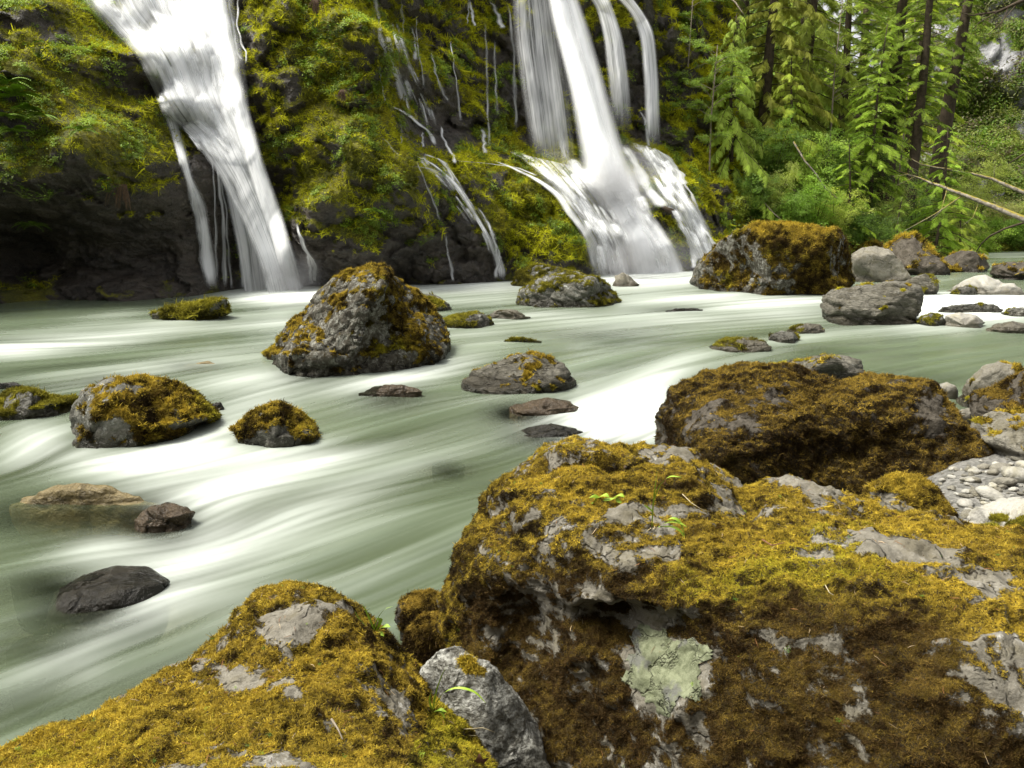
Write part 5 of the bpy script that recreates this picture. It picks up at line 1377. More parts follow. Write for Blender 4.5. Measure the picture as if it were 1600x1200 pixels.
# ================================================================== VEGETATION
def leafy_proto(name, seed, n=46, leaf=.13, spread=(.5, .5, .4), flat=.5, mat=None, droop=0.):
    """a clump of small folded leaves on short stalks"""
    r = np.random.default_rng(seed); b = Bits()
    for i in range(n):
        c = r.normal(0, .42, 3) * np.array(spread) * 1.6
        c[2] = abs(c[2]) * .9 - droop * np.hypot(c[0], c[1])
        az = r.uniform(0, 2 * math.pi); tl = r.normal(0, .5) * (1 - flat) - .25
        d = np.array([math.cos(az) * math.cos(tl), math.sin(az) * math.cos(tl), math.sin(tl)])
        s = np.cross(d, (0, 0, 1)); s /= np.linalg.norm(s) + 1e-9
        s = s * math.cos(.0) + np.array([0, 0, r.normal(0, .35)]); L = leaf * r.uniform(.6, 1.3); W = L * .62
        b.add([c - d * L * .5, c - s * W * .5 + (0, 0, .02), c + d * L * .6, c + s * W * .5 + (0, 0, .02), c + d * .02 * L - np.array([0, 0, L * .12])],
              [(0, 1, 4), (1, 2, 4), (2, 3, 4), (3, 0, 4)])
    return proto(name, b, mat or M_leaf)
CLUMP = [leafy_proto('leaf_clump', 300 + i, 60, .15) for i in range(5)]
SMALL = [leafy_proto('small_leaf_clump', 320 + i, 34, .22, (.42, .42, .35)) for i in range(4)]

def frond_proto(name, seed, pairs=11, droop=.35, sidelen=.34, width=.055, mat=None, hang=0.25):
    """flat spray of a conifer branch along +X"""
    r = np.random.default_rng(seed); b = Bits()
    def spine(t): return np.array([t, .03 * math.sin(5 * t + seed), -droop * t * t + .05 * t])
    b.blade([spine(t) for t in (0, .35, .7, 1.05)], [width * .7, width, width * .9, width * .3], (0, 1, 0))
    for i in range(pairs):
        t = .08 + .88 * i / pairs
        for sg in (-1, 1):
            L = sidelen * (1 - t * .72) * r.uniform(.75, 1.2)
            a = r.uniform(.75, 1.1)
            d = np.array([math.cos(a), sg * math.sin(a), -hang * r.uniform(.6, 1.5)])
            p = spine(t)
            n = np.cross(d, (0, 0, 1)); n /= np.linalg.norm(n)
            n = n + np.array([0, 0, r.normal(0, .35)])
            q = p + d * L * .55; e = p + d * L + np.array([0, 0, -hang * L * .5])
            b.blade([p, q, e], [width * .7, width * 1.3, width * .3], n)
            # secondary needles
            for k in (.35, .65):
                q0 = p + d * L * k
                d2 = np.array([d[0] * .6 + .6, d[1] * .5, d[2] - .1]); d2 /= np.linalg.norm(d2)
                b.blade([q0, q0 + d2 * L * .42], [width * .9, width * .25], n)
    return proto(name, b, mat or M_needle)
HEM = [frond_proto('hemlock_spray', 400 + i, 11, .30, .38, .032) for i in range(4)]
CED = [frond_proto('cedar_spray', 420 + i, 12, .5, .42, .04, hang=.6) for i in range(4)]

M_bark = plain('dark_bark', (.085, .065, .045), .9, scale=5, bumpd=.03, spec=.15)
M_bark2 = plain('mossy_bark', (.09, .085, .035), .9, scale=6, bumpd=.03, spec=.15)
M_twig = plain('pale_dead_wood', (.30, .25, .18), .8, scale=9, bumpd=.01)
M_stem = plain('green_stem', (.12, .15, .03), .6, scale=9, bumpd=.002)

def conifer(px, Y, height, radius, trunk_r, label, protos, tint, seed, lean=(0, 0), bare=.08, dens=1.0, droop=.25, name='conifer', size=.72, bark=None, levels=None):
    r = np.random.default_rng(seed)
    X = (px - 800) / F * Y * 1.0
    z0 = float(hill_z(np.array([X]), np.array([Y]))[0]) - .3
    root = empty(name, (X, Y, z0)); tag(root, label, 'tree', 'conifers on the far bank')
    H = height = min(height, CAM_H + .2387 * Y + 7.5 - z0)
    def ax(h):
        f = h / H
        return np.array([lean[0] * f + .12 * math.sin(f * 5 + seed), lean[1] * f, h])
    b = Bits(); hs = np.linspace(0, H, 12)
    b.tube([ax(h) for h in hs], [trunk_r * (1 - h / H)**.8 * (1 + .35 * math.exp(-h / .5)) + .015 for h in hs], 9)
    b.link('trunk', bark or M_bark, root)
    bb = Bits(); P, D, S = [], [], []
    n_b = int((levels or H / .42) * 3.4 * dens)
    for i in range(n_b):
        f = bare + (1 - bare) * ((i + r.random()) / n_b)
        h = f * H
        prof = (1 - f)**.75 * (.35 + .65 * min(1, (f - bare) / .12 + .25))
        L = max(.3, radius * prof * r.uniform(.65, 1.15))
        az = i * 2.399 + r.normal(0, .3)
        up = .25 * f - droop * .6 + r.normal(0, .1)
        p0 = ax(h); pts = []
        nseg = 4
        for k in range(nseg + 1):
            t = k / nseg
            pts.append(p0 + np.array([math.cos(az) * L * t, math.sin(az) * L * t, up * L * t - droop * L * t * t]))
        bb.tube(pts, np.linspace(.035 * (L / 3) + .008, .006, nseg + 1), 4, cap=False)
        m = max(2, int(L / (.25 * size) * 1.0))
        for j in range(m):
            t = .22 + .78 * (j + r.random()) / m
            k = min(int(t * nseg), nseg - 1); w = t * nseg - k
            q = pts[k] * (1 - w) + pts[k + 1] * w
            d = pts[k + 1] - pts[k]; d /= np.linalg.norm(d)
            sa = (1 if j % 2 else -1) * r.uniform(.35, 1.0) * (1 - t * .6)
            c, s = math.cos(sa), math.sin(sa)
            d = np.array([d[0] * c - d[1] * s, d[0] * s + d[1] * c, d[2] - .08])
            P.append(q); D.append(d); S.append(size * r.uniform(.7, 1.2) * (.55 + .45 * (L / radius)))
    bb.link('branches', M_bark2, root)['kind'] = 'stuff'
    P, D, S = np.array(P), np.array(D), np.array(S); n = len(P)
    Yv = np.cross(np.tile((0, 0, 1.), (n, 1)), D) + r.normal(0, .25, (n, 3)); Z = np.cross(D, Yv)
    rot = eulers(Z, D)
    tn = np.array(tint) * np.array((2.25, 2.0, 1.3)) * (1 + r.normal(0, .16, (n, 1))) * (1 + .35 * fbm(P * .6 + seed, 2, seed)[:, None])
    tip = (np.hypot(P[:, 0], P[:, 1]) / radius)[:, None]
    tn = tn * np.array([1, 1, 1]) + np.array([.05, .06, .0]) * np.clip(tip - .3, 0, 1) * (r.random((n, 1)) < .5)
    scatter('crown', protos, P, rot, S, np.clip(tn, .005, 1), root, (0, 0, 0), pick=r.integers(0, len(protos), n))
    return root

G_D, G_M, G_L, G_Y = (.06, .10, .02), (.11, .18, .03), (.19, .28, .05), (.26, .34, .06)
conifer(1128, 36.8, 8.6, 2.7, .12, 'bright drooping cedar with layered fronds nearest the right waterfall', CED, (.22, .32, .08), 1, size=.75, dens=1.25, bare=.02, droop=.45)
conifer(1045, 41, 17, 3.0, .25, 'dark conifer rising directly behind the right edge of the waterfall', HEM, G_D, 2, dens=.9)
conifer(1095, 43, 21, 3.2, .28, 'dark conifer behind the bright cedar', CED, (.08, .12, .03), 3, dens=.9)
conifer(1180, 41, 20, 3.2, .30, 'dense brownish green conifer just right of the bright cedar', CED, (.14, .17, .035), 4, dens=1.0)
conifer(1235, 44, 22, 3.2, .28, 'soft green conifer left of the gap in the forest', CED, (.17, .23, .05), 5, droop=.35)
conifer(1215, 39.5, 6.0, 2.0, .10, 'young conifer low on the bank above the shrubs', CED, (.2, .28, .05), 6, size=.7, bare=.02)
conifer(1290, 46, 24, 3.3, .25, 'medium green hemlock left of the thick trunk', HEM, G_M, 7)
conifer(1346, 40, 10.5, 2.7, .10, 'slender hemlock in front of the thick trunk', HEM, (.14, .23, .035), 8, bare=.3, size=.8, bark=M_bark)
conifer(1368, 46, 30, 3.8, .50, 'old hemlock with the thickest trunk in the forest', HEM, (.12, .19, .03), 9, bare=.3, dens=.75)
conifer(1440, 48, 30, 2.9, .5, 'large leaning hemlock with trunk showing near the top of the photo', HEM, (.12, .19, .03), 10, lean=(1.2, 0), bare=.4, dens=.65)
conifer(1453, 39.5, 8.2, 2.7, .09, 'young pyramid-shaped hemlock above the fallen birch', HEM, (.14, .24, .035), 11, bare=.12, size=.72, dens=1.15)
conifer(1404, 44, 24, 3.0, .33, 'hemlock with bare lower trunk between the two thick ones', HEM, G_M, 12, bare=.34, dens=.7)
conifer(1318, 52, 30, 4.0, .35, 'light green conifer far back in the forest gap', HEM, G_L, 14, dens=.8)
conifer(1230, 55, 32, 4.2, .4, 'far conifer closing the skyline behind the soft green one', HEM, (.15, .22, .04), 15, dens=.8)
conifer(1140, 50, 28, 4.0, .4, 'far dark conifer high on the slope behind the cedar', HEM, G_D, 16, dens=.8)
conifer(1400, 58, 32, 4.5, .4, 'far bright conifer high on the slope behind the thick trunk', HEM, (.24, .33, .05), 17, dens=.7)
conifer(1310, 37.2, 4.6, 1.9, .06, 'small bushy conifer at the foot of the forest', HEM, (.14, .23, .03), 18, bare=.02, size=.6)
conifer(1490, 41.5, 5.0, 2.1, .07, 'small light conifer at the bank behind the fallen birch', HEM, (.2, .28, .05), 19, bare=.02, size=.6)
conifer(1395, 38.4, 4.2, 1.8, .06, 'short dark young conifer below the slender hemlock', HEM, (.10, .17, .03), 20, bare=.02, size=.6)

def shrub(px, Y, w, h, label, tint, seed, protos=CLUMP, dens=1., z=None, size=.5):
    r = np.random.default_rng(seed)
    X = (px - 800) / F * Y
    z0 = (float(hill_z(np.array([X]), np.array([Y]))[0]) if z is None else z) - .1
    root = empty('shrub', (X, Y, z0)); tag(root, label, 'shrub', 'leafy shrubs along the far bank')
    b = Bits(); P = []
    for i in range(7):
        az = r.uniform(0, 6.28); L = h * r.uniform(.7, 1.05); sp = w * r.uniform(.2, .8)
        pts = [np.array([math.cos(az) * sp * t**1.4, math.sin(az) * sp * t**1.4, L * t]) for t in (0, .33, .66, 1)]
        b.tube(pts, [.03, .022, .015, .006], 4, cap=False)
        for k in range(int(15 * dens)):
            t = r.uniform(.25, 1.); q = np.array([math.cos(az) * sp * t**1.4, math.sin(az) * sp * t**1.4, L * t])
            P.append(q + r.normal(0, .16 * w + .05, 3) * (1, 1, .7))
    b.link('stem', M_bark2, root)
    P = np.array(P); P[:, 2] = np.abs(P[:, 2]); n = len(P)
    Z = np.tile((0, 0, 1.), (n, 1)) + r.normal(0, .35, (n, 3)) + np.array([0, -.3, 0])
    tn = np.array(tint) * 1.35 * (1 + r.normal(0, .2, (n, 1)))
    scatter('foliage', protos, P, eulers(Z, r.normal(0, 1, (n, 3))), size * r.uniform(.6, 1.2, n), np.clip(tn, .005, 1), root, pick=r.integers(0, len(protos), n))
SH = [(1135,35.6,.9,1.4,'low bright shrub at the foot of the cedar'),(1165,35.8,1.1,1.7,'broad leafy shrub right of the cascade'),(1198,36.0,1.0,2.0,'yellow-green shrub above the huge blocky boulder, left side'),
 (1225,35.6,1.1,1.5,'shrub overhanging the huge blocky boulder at its middle'),(1262,35.9,1.2,2.2,'tall fresh green shrub above the huge blocky boulder'),(1292,36.3,1.1,1.8,'round shrub above the right end of the huge blocky boulder'),
 (1325,36.8,1.1,1.6,'shrub behind the angular grey rock'),(1350,37.2,1.1,1.8,'dark leafy shrub under the slender hemlock'),(1385,38,1.2,1.7,'ragged shrub over the brown rock shelf'),(1420,39,1.1,1.5,'low shrub at the crest of the brown rock shelf'),
 (1455,41,1.3,1.8,'shrub beneath the young pyramid-shaped hemlock'),(1488,43,1.3,1.6,'yellowish shrub at the bend of the bank'),(1520,46,1.2,1.3,'shrub at the upstream bank left of the bare arching branch'),(1560,48,1.2,1.2,'shrub at the upstream bank below the rock face'),(1600,48,1.2,1.3,'shrub at the upstream bank at the right edge'),
 (1150,38.2,1.3,2.6,'tall shrub beside the cedar trunk'),(1190,38.6,1.4,2.6,'tall dull green shrub behind the first row'),(1240,38.4,1.4,2.4,'tall olive shrub behind the first row'),(1285,39,1.4,2.7,'tall glossy green shrub left of the slender hemlock'),(1330,40.2,1.4,2.8,'tall dark shrub by the slender hemlock trunk'),
 (1380,42,1.5,2.6,'yellow-lit shrub behind the thick trunk'),(1420,43,1.6,3.2,'bright shrub filling the gap between trunks'),(1480,46,1.8,3.6,'airy pale shrub beside the young pyramid hemlock'),(1512,50,1.8,3.4,'large airy pale green shrub before the rock face'),(1552,52,1.5,1.7,'brownish green shrub at the foot of the rock face'),(1590,52,1.5,1.5,'pale green shrub at the foot of the creeper strip')]
for i, (px_, Y_, w_, h_, lb) in enumerate(SH):
    w_ *= 1.25; h_ *= 1.4
    tn = [(.22, .36, .04), (.28, .40, .05), (.32, .38, .06), (.17, .28, .035), (.13, .22, .03)][(i * 7 + 2) % 5]
    if 'pale' in lb or 'yellow' in lb: tn = (.36, .42, .09)
    if 'dark' in lb: tn = (.09, .15, .025)
    if 'brownish' in lb: tn = (.24, .24, .08)
    shrub(px_, Y_, w_, h_, lb, tn, 500 + i, size=.42 + .008 * (Y_ - 35), dens=1.6)

# undergrowth over the whole slope
n = 14000
cand = np.stack([RNG.uniform(8, 62, n * 2), 34 + 40 * RNG.random(n * 2)**1.5], 1)
zz_ = hill_z(cand[:, 0], cand[:, 1])
P = np.concatenate([cand, zz_[:, None]], 1)
qx, qy = to_px(P)
ok = (cand[:, 1] > np.interp(cand[:, 0], BANK[:, 0], BANK[:, 1]) + .5) & (qx < 1750) & (qx > 980) & (qy > -120)
P = P[ok][:n]; n = len(P)
tn = palette(n, [(.12, .2, .025), (.2, .32, .04), (.28, .38, .045), (.34, .4, .06), (.16, .17, .05)], .2)
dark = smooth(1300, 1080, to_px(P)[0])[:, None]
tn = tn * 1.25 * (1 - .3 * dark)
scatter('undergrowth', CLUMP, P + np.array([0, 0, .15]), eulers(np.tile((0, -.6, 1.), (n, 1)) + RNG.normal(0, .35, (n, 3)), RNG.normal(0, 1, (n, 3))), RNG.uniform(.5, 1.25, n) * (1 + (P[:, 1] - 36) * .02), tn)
bpy.data.objects['undergrowth']['label'] = 'leafy green undergrowth covering the slope between the trees'
# moss and grass along the water's edge of the far bank
n = 2600
X_ = RNG.uniform(8.5, 34, n); Y_ = np.interp(X_, BANK[:, 0], BANK[:, 1]) + RNG.uniform(-.3, 1.6, n)
P = np.stack([X_, Y_, np.maximum(hill_z(X_, Y_), 0) + .02], 1)
o = scatter('bank_moss', MOSS_HANG, P, eulers(np.tile((0, -.8, .6), (n, 1)) + RNG.normal(0, .3, (n, 3)), RNG.normal(0, 1, (n, 3))), RNG.uniform(.15, .4, n), palette(n, [(.26, .24, .03), (.2, .16, .03), (.12, .15, .02)], .2))
o['label'] = 'yellow moss and grass hanging over the far bank'
# creeper on the far rock face
fcf = grid_faces(260, 260); fmm = fm[fcf].mean(1)
P, N_, idx = sample_faces(FP, fcf[:, :3], 5200, smooth(.45, .75, fmm) * (_fpx[fcf[:, 0]] > 1380) * (_fpx[fcf[:, 0]] < 1800) * (_fpy[fcf[:, 0]] > -120))
N_ = N_ * np.sign(-N_[:, 1:2]); n = len(P)
o = scatter('creeper', CLUMP, P + N_ * .1, eulers(N_ + np.array([0, -.2, .6]), RNG.normal(0, 1, (n, 3))), RNG.uniform(.6, 1.3, n), palette(n, [(.13, .24, .02), (.2, .3, .03), (.24, .28, .05)], .15))
o['label'] = 'bright green creeper in slanting strips on the rock face'
# dull shrubs on the top of the far rock face
P, N_, idx = sample_faces(FP, fcf[:, :3], 1500, smooth(.1, .4, fmm) * (_fpx[fcf[:, 0]] > 1380) * (_fpx[fcf[:, 0]] < 1800) * (_fpy[fcf[:, 0]] > -120))
N_ = N_ * np.sign(-N_[:, 1:2]); n = len(P)
o = scatter('face_scrub', CLUMP, P + N_ * .2, eulers(N_ + np.array([0, -.2, .8]), RNG.normal(0, 1, (n, 3))), RNG.uniform(.7, 1.6, n), palette(n, [(.14, .15, .05), (.17, .2, .05), (.12, .10, .05)], .2))
o['label'] = 'dull green scrub clinging to the rock face'

# slender broadleaf tree in front of the dark conifers
def maple(px, Y, h, label, seed, tint=(.22, .33, .04), spread=2.2, z0=None, tiers=5):
    r = np.random.default_rng(seed)
    X = (px - 800) / F * Y; z0 = float(hill_z(np.array([X]), np.array([Y]))[0]) - .2
    root = empty('broadleaf_tree', (X, Y, z0)); tag(root, label, 'tree')
    b = Bits(); b.tube([(0, 0, 0), (.08, 0, h * .3), (.03, 0, h * .6), (.15, 0, h)], [.05, .045, .035, .012], 6)
    b.link('trunk', M_twig, root)
    bb = Bits(); P = []
    for i in range(tiers * 4):
        f = r.uniform(.45, 1); az = r.uniform(0, 6.28); L = spread * r.uniform(.5, 1)
        pts = [np.array([.05 + math.cos(az) * L * t, math.sin(az) * L * t, h * f + L * .25 * math.sin(t * 2.4)]) for t in (0, .3, .6, 1)]
        bb.tube(pts, [.018, .013, .009, .004], 4, cap=False)
        for k in range(16):
            t = r.uniform(.3, 1.05); P.append(pts[0] + (pts[3] - pts[0]) * t + np.array([0, 0, L * .12]) + r.normal(0, .15, 3) * (1, 1, .35))
    bb.link('branches', M_twig, root)['kind'] = 'stuff'
    P = np.array(P); n = len(P)
    scatter('crown', SMALL, P, eulers(np.tile((0, -.35, 1.), (n, 1)) + r.normal(0, .2, (n, 3)), r.normal(0, 1, (n, 3))), r.uniform(.16, .34, n), np.array(tint) * (1 + r.normal(0, .15, (n, 1))), root, pick=r.integers(0, 4, n))
maple(1096, 35.6, 7.6, 'slender light-green broadleaf tree before the dark conifers by the waterfall', 601, spread=1.7)
maple(1058, 36.8, 9.8, 'thin broadleaf tree top at the upper edge beside the right waterfall', 602, spread=1.4)
maple(1275, 42, 9, 'bright yellow-green broadleaf tree in the forest gap', 603, (.28, .36, .04), 2.6)
maple(1385, 50, 13, 'yellow-lit broadleaf tree behind the old hemlock', 604, (.3, .36, .04), 3.5)
maple(1310, 56, 19, 'tall pale broadleaf tree high in the forest gap', 605, (.3, .36, .05), 4.)

# ------------------------------------------------------------------ cliff growth
cN = CN; fm_ = cl_moss[CF].mean(1)
inpic = (_ppx[CF[:, 0]] > -260) & (_ppx[CF[:, 0]] < 1160) & (_ppy[CF[:, 0]] > -120) & (_ppy[CF[:, 0]] < 470) & (CV[CF[:, 0], 2] > .25)
P, N_, idx = sample_faces(CV, CF[:, :3], 120000, smooth(.36, .62, fm_) * inpic)
N_ = N_ * np.sign(-N_[:, 1:2] + 1e-9); n = len(P)
pn = fbm(P * .8, 3, 77); pn2 = fbm(P * 2.2, 2, 78); qx, qy = to_px(P)
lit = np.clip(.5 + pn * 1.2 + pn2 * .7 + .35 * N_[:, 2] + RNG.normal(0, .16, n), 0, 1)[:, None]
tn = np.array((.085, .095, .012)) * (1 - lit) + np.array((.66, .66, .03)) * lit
br = (smooth(.1, .4, fbm(P * 1.1 + 9, 3, 79)) * .5)[:, None]
tn = tn * (1 - br) + np.array((.22, .17, .035)) * br
tn *= (1 + RNG.normal(0, .15, (n, 1))).clip(.5, 1.6)
Z = N_ * .8 + np.array([0, 0, -.6]) + RNG.normal(0, .38, (n, 3))
o = scatter('cliff_moss', MOSS_HANG + MOSS, P - N_ * .03, eulers(Z, RNG.normal(0, 1, (n, 3))), (.08 * np.exp(RNG.normal(0, .3, n)) * (P[:, 1] / 22))[:, None] * np.array([1, 1, .8]), tn)
o['label'] = 'thick yellow-green moss hanging on the cliff'
# small leafy plants
cp = fbm(CV[CF[:, 0]] * .9, 3, 87) + .25 * blobs(_ppx[CF[:, 0]], _ppy[CF[:, 0]], [(80, 130, 130, 120, 1.2), (40, 180, 60, 60, 1), (100, 300, 120, 60, .8), (530, 120, 80, 150, .5), (620, 330, 60, 60, .6), (330, 300, 80, 60, -.6), (720, 120, 70, 110, .3), (870, 120, 60, 100, .2), (1000, 200, 60, 120, .3)])
P, N_, idx = sample_faces(CV, CF[:, :3], 4200, smooth(.1, .4, cp) * inpic * smooth(.15, .4, fm_ + .1))
N_ = N_ * np.sign(-N_[:, 1:2] + 1e-9); n = len(P)
o = scatter('cliff_plants', SMALL, P + N_ * .04, eulers(N_ + np.array([0, 0, .8]) + RNG.normal(0, .2, (n, 3)), RNG.normal(0, 1, (n, 3))), RNG.uniform(.10, .26, n) * P[:, 1] / 22, palette(n, [(.2, .3, .03), (.28, .38, .04), (.14, .2, .02), (.3, .42, .05)], .2))
o['label'] = 'small leafy plants growing out of the cliff moss'

# ferns and leafy plants that stand out
M_fern = plain('fern_green', (.16, .27, .02), .5, scale=20, bumpd=.002, spec=.3, dark=.7)
def fern_frond_mesh(seed):
    r = np.random.default_rng(seed); b = Bits()
    def sp(t): return np.array([t, 0, .55 * t - .75 * t * t])
    b.blade([sp(t) for t in np.linspace(0, 1, 6)], [.02] * 6, (0, 1, 0))
    for i in range(13):
        t = .12 + .85 * i / 13
        for sg in (-1, 1):
            L = .24 * math.sin(math.pi * min(1, t * .9 + .12))**.8 * r.uniform(.85, 1.1)
            d = np.array([.35, sg * .93, -.18]); p = sp(t)
            b.blade([p, p + d * L * .5 + (0, 0, .02), p + d * L], [.075, .07, .02], (1, 0, .1))
    return b.mesh('frond', True)
FROND = [fern_frond_mesh(i) for i in range(3)]
for f_ in FROND: f_.materials.append(M_fern)
def fern(px, py, size, label, seed, nf=9):
    r = np.random.default_rng(seed)
    p = on_cliff(px, py, .55)[0]
    root = empty('fern', p); tag(root, label, 'fern', 'ferns on the mossy bluff')
    for i in range(nf):
        o = link('frond', FROND[i % 3], None, root)
        az = -math.pi / 2 + (i / (nf - 1) - .5) * 4.2 + r.normal(0, .15)
        o.rotation_euler = (r.normal(0, .15), r.uniform(-.35, .25), az); o.scale = (size * r.uniform(.8, 1.1),) * 3
for i, (x, y, s, lb) in enumerate([(12, 128, .62, 'topmost bright fern at the left edge'), (22, 150, .7, 'large bright fern at the left edge of the bluff'), (4, 182, .6, 'bright fern cut by the left edge of the photo'), (46, 172, .42, 'small fern right of the large bright one'),
                                  (62, 180, .4, 'small fern furthest right in the bright cluster'), (22, 205, .5, 'drooping fern under the large bright one'), (50, 352, .45, 'lone pale fern low over the dark overhang'), (128, 205, .4, 'fern in the middle of the mossy bluff'), (585, 330, .35, 'small fern low on the mossy rib between the falls'), (1010, 200, .4, 'dark fern behind the thin right-hand veil of water')]):
    fern(x, y, s, lb, 700 + i)
def leafy_plant(px, py, size, label, seed, nl=16):
    r = np.random.default_rng(seed); p = on_cliff(px, py, .5)[0]
    root = empty('leafy_plant', p); tag(root, label, 'plant', 'leafy plants rooted in the cliff moss')
    b = Bits(); s = Bits()
    for i in range(nl):
        e = np.array([r.normal(0, .5), -abs(r.normal(.25, .2)), r.uniform(-.1, .9)]) * size
        s.tube([np.zeros(3), e * .5 + (0, 0, .1 * size), e], [.012, .008, .005], 3, cap=False)
        for k in range(3):
            c = e + r.normal(0, .10, 3) * size; az = r.uniform(0, 6.28); L = size * .24
            d = np.array([math.cos(az), math.sin(az), r.normal(-.1, .2)]); w = np.array([-math.sin(az), math.cos(az), .2]) * L * .32
            b.add([c - d * L * .5, c - w, c + d * L * .5, c + w], [(0, 1, 2), (0, 2, 3)])
    s.link('stem', M_stem, root); b.link('leaves', M_fern, root)['kind'] = 'stuff'
for i, (x, y, s, lb) in enumerate([(498, 50, .42, 'upper leafy plant near the top of the mossy rib'), (508, 62, .4, 'second leafy plant, just below the topmost on the rib'), (526, 58, .35, 'leafy plant right of the top pair on the rib'), (516, 98, .5, 'leafy plant alone in the dark notch of the rib'),
                                  (558, 162, .45, 'leafy plant beside the dark hollow at the right of the rib'), (522, 216, .35, 'leafy plant at mid height of the rib'), (590, 168, .3, 'tiny leafy plant at the right brink of the rib'), (626, 292, .35, 'leafy plant low on the bright moss slope'), (650, 252, .3, 'leafy plant on top of the bright moss slope'),
                                  (200, 250, .35, 'leafy plant right of centre on the bluff'), (170, 300, .4, 'leafy plant over the brown dead fronds'), (75, 312, .35, 'pale leafy plant on the lower bluff'), (660, 382, .3, 'bright leafy plant low on the bare rock'), (700, 30, .4, 'mossy green cushion plant at the top of the middle wall'), (60, 90, .4, 'leafy plant high on the bluff'), (38, 310, .35, 'leafy plant at the lip of the dark overhang')]):
    leafy_plant(x, y, s, lb, 730 + i)
print('growth', round(time.time() - T0, 1))
# ================================================================== WOOD, PEBBLES, SMALL PLANTS
t = NT('mossy_pale_bark')
zs = t.nrm()[2]
n = t.noise(6, 6, .65)
c = t.mix(t.mr(n, .38, .62), (.10, .085, .065), (.30, .27, .22))
mk = t.mr(t.math('ADD', zs, t.math('MULTIPLY', t.math('SUBTRACT', t.noise(4, 5, .7), .5), 2.4)), .45, .75)
c = t.mix(mk, c, (.22, .18, .03))
M_birch = t.finish(t.bsdf(c, .85, .2, t.bump(n, .7, .03)))
M_redwood = plain('wet_red_brown_wood', (.30, .085, .045), .5, scale=7, bumpd=.02, spec=.4)

def wood(name, pts, rads, mat, label, category, branches=(), z=None, group=None):
    P = np.array([at(x, y, Y) for (x, y, Y) in pts])
    k = len(P)
    tt_ = np.linspace(0, 1, k * 4 - 3); Q = np.stack([np.interp(tt_, np.linspace(0, 1, k), P[:, a]) for a in range(3)], 1)
    R = np.interp(tt_, np.linspace(0, 1, k), rads)
    Q = Q + fbm(Q * 1.2, 2, 5)[:, None] * R.mean() * .8
    loc = P[0]
    b = Bits(); b.tube(Q - loc, R, 9)
    o = b.link(name, mat, None, loc); tag(o, label, category, group)
    for (br, r0) in branches:
        W = np.array([at(x, y, Y) for (x, y, Y) in br])
        bb = Bits(); bb.tube(W - loc, np.linspace(r0, r0 * .3, len(W)), 5)
        bb.link('branch', mat, o)
    return o
wood('fallen_trunk', [(1760, 392, 33), (1600, 342, 35), (1500, 302, 37), (1440, 280, 38.5), (1402, 266, 39.5)], [.17, .13, .085, .05, .02], M_birch, 'long pale fallen trunk with yellow moss leaning out from the right edge', 'log',
     [([(1440, 280, 38.5), (1420, 272, 38.2), (1395, 276, 38)], .025), ([(1430, 276, 38.6), (1400, 290, 38.2)], .02), ([(1480, 295, 37.5), (1470, 330, 37), (1452, 345, 36.8)], .02), ([(1505, 305, 37), (1460, 335, 36.6), (1400, 368, 36.4)], .035),
      ([(1460, 288, 38), (1440, 270, 37.6), (1425, 262, 37.5)], .015), ([(1530, 315, 36.6), (1520, 340, 36), (1505, 352, 36)], .02), ([(1560, 328, 36), (1552, 312, 36)], .02), ([(1478, 294, 37.4), (1483, 284, 37)], .012), ([(1445, 282, 38), (1449, 268, 38)], .012)])
wood('fallen_trunk', [(1760, 350, 37), (1600, 301, 39), (1550, 280, 40), (1520, 271, 40.6), (1470, 263, 41.4), (1440, 257, 42), (1424, 248, 42.4)], [.14, .1, .075, .06, .045, .03, .015], M_birch, 'thinner pale fallen trunk crossing above the first one at the right', 'log',
     [([(1555, 282, 40), (1553, 268, 40), (1556, 258, 40)], .02), ([(1510, 270, 40.6), (1500, 280, 40.4)], .02)])
wood('dead_branch', [(1640, 342, 35.5), (1600, 348, 36), (1570, 357, 36.5), (1548, 368, 37), (1534, 380, 37.5), (1525, 394, 38)], [.06, .05, .045, .04, .03, .02], M_bark, 'dark bare branch arching down into the upstream water', 'branch')
wood('dead_branch', [(1700, 220, 37), (1600, 241, 38), (1575, 256, 38.4)], [.1, .05, .02], M_bark, 'short mossy branch tip at the right edge above the fallen trunks', 'branch')
wood('driftwood_log', [(1464, 409, 33.0), (1500, 417, 32.0), (1552, 431, 30.5)], [.10, .16, .13], M_redwood, 'red-brown stripped log lying against the far rocks', 'log')
wood('bare_branch', [(1700, -40, 40), (1600, 0, 42), (1560, 18, 43), (1520, 24, 43.5), (1500, 20, 44)], [.14, .1, .06, .04, .02], M_bark, 'bare grey branch reaching in at the top right corner', 'branch',
     [([(1560, 18, 43), (1530, 35, 43), (1520, 45, 43), (1515, 60, 43)], .03), ([(1545, 21, 43.2), (1530, 10, 43.2), (1500, 3, 43.4)], .025), ([(1590, 5, 42.3), (1560, 40, 42.4), (1535, 62, 42.6)], .03), ([(1575, 12, 42.6), (1560, 50, 42.4), (1565, 80, 42.4)], .02)])
wood('bare_branch', [(1240, 222, 36.8), (1258, 252, 36.2), (1275, 272, 36.0), (1290, 295, 35.9), (1310, 312, 35.8)], [.045, .04, .035, .03, .02], M_birch, 'thin dead stem slanting down through the shrubs in mid forest', 'branch')
wood('bare_branch', [(1195, 318, 35.6), (1208, 332, 35.2), (1222, 345, 35.0)], [.03, .028, .02], M_twig, 'short dead stem above the huge blocky boulder', 'branch')
wood('bare_branch', [(1135, -10, 37.5), (1150, 5, 37.2), (1162, 22, 37)], [.04, .035, .015], M_twig, 'pale dead twig at the top of the dark conifers', 'branch')
wood('driftwood_stick', [(1035, 322, 30.6), (1050, 330, 30.5), (1062, 340, 30.6)], [.09, .1, .05], M_bark, 'dark broken log wedged in the right-hand cascade', 'log')
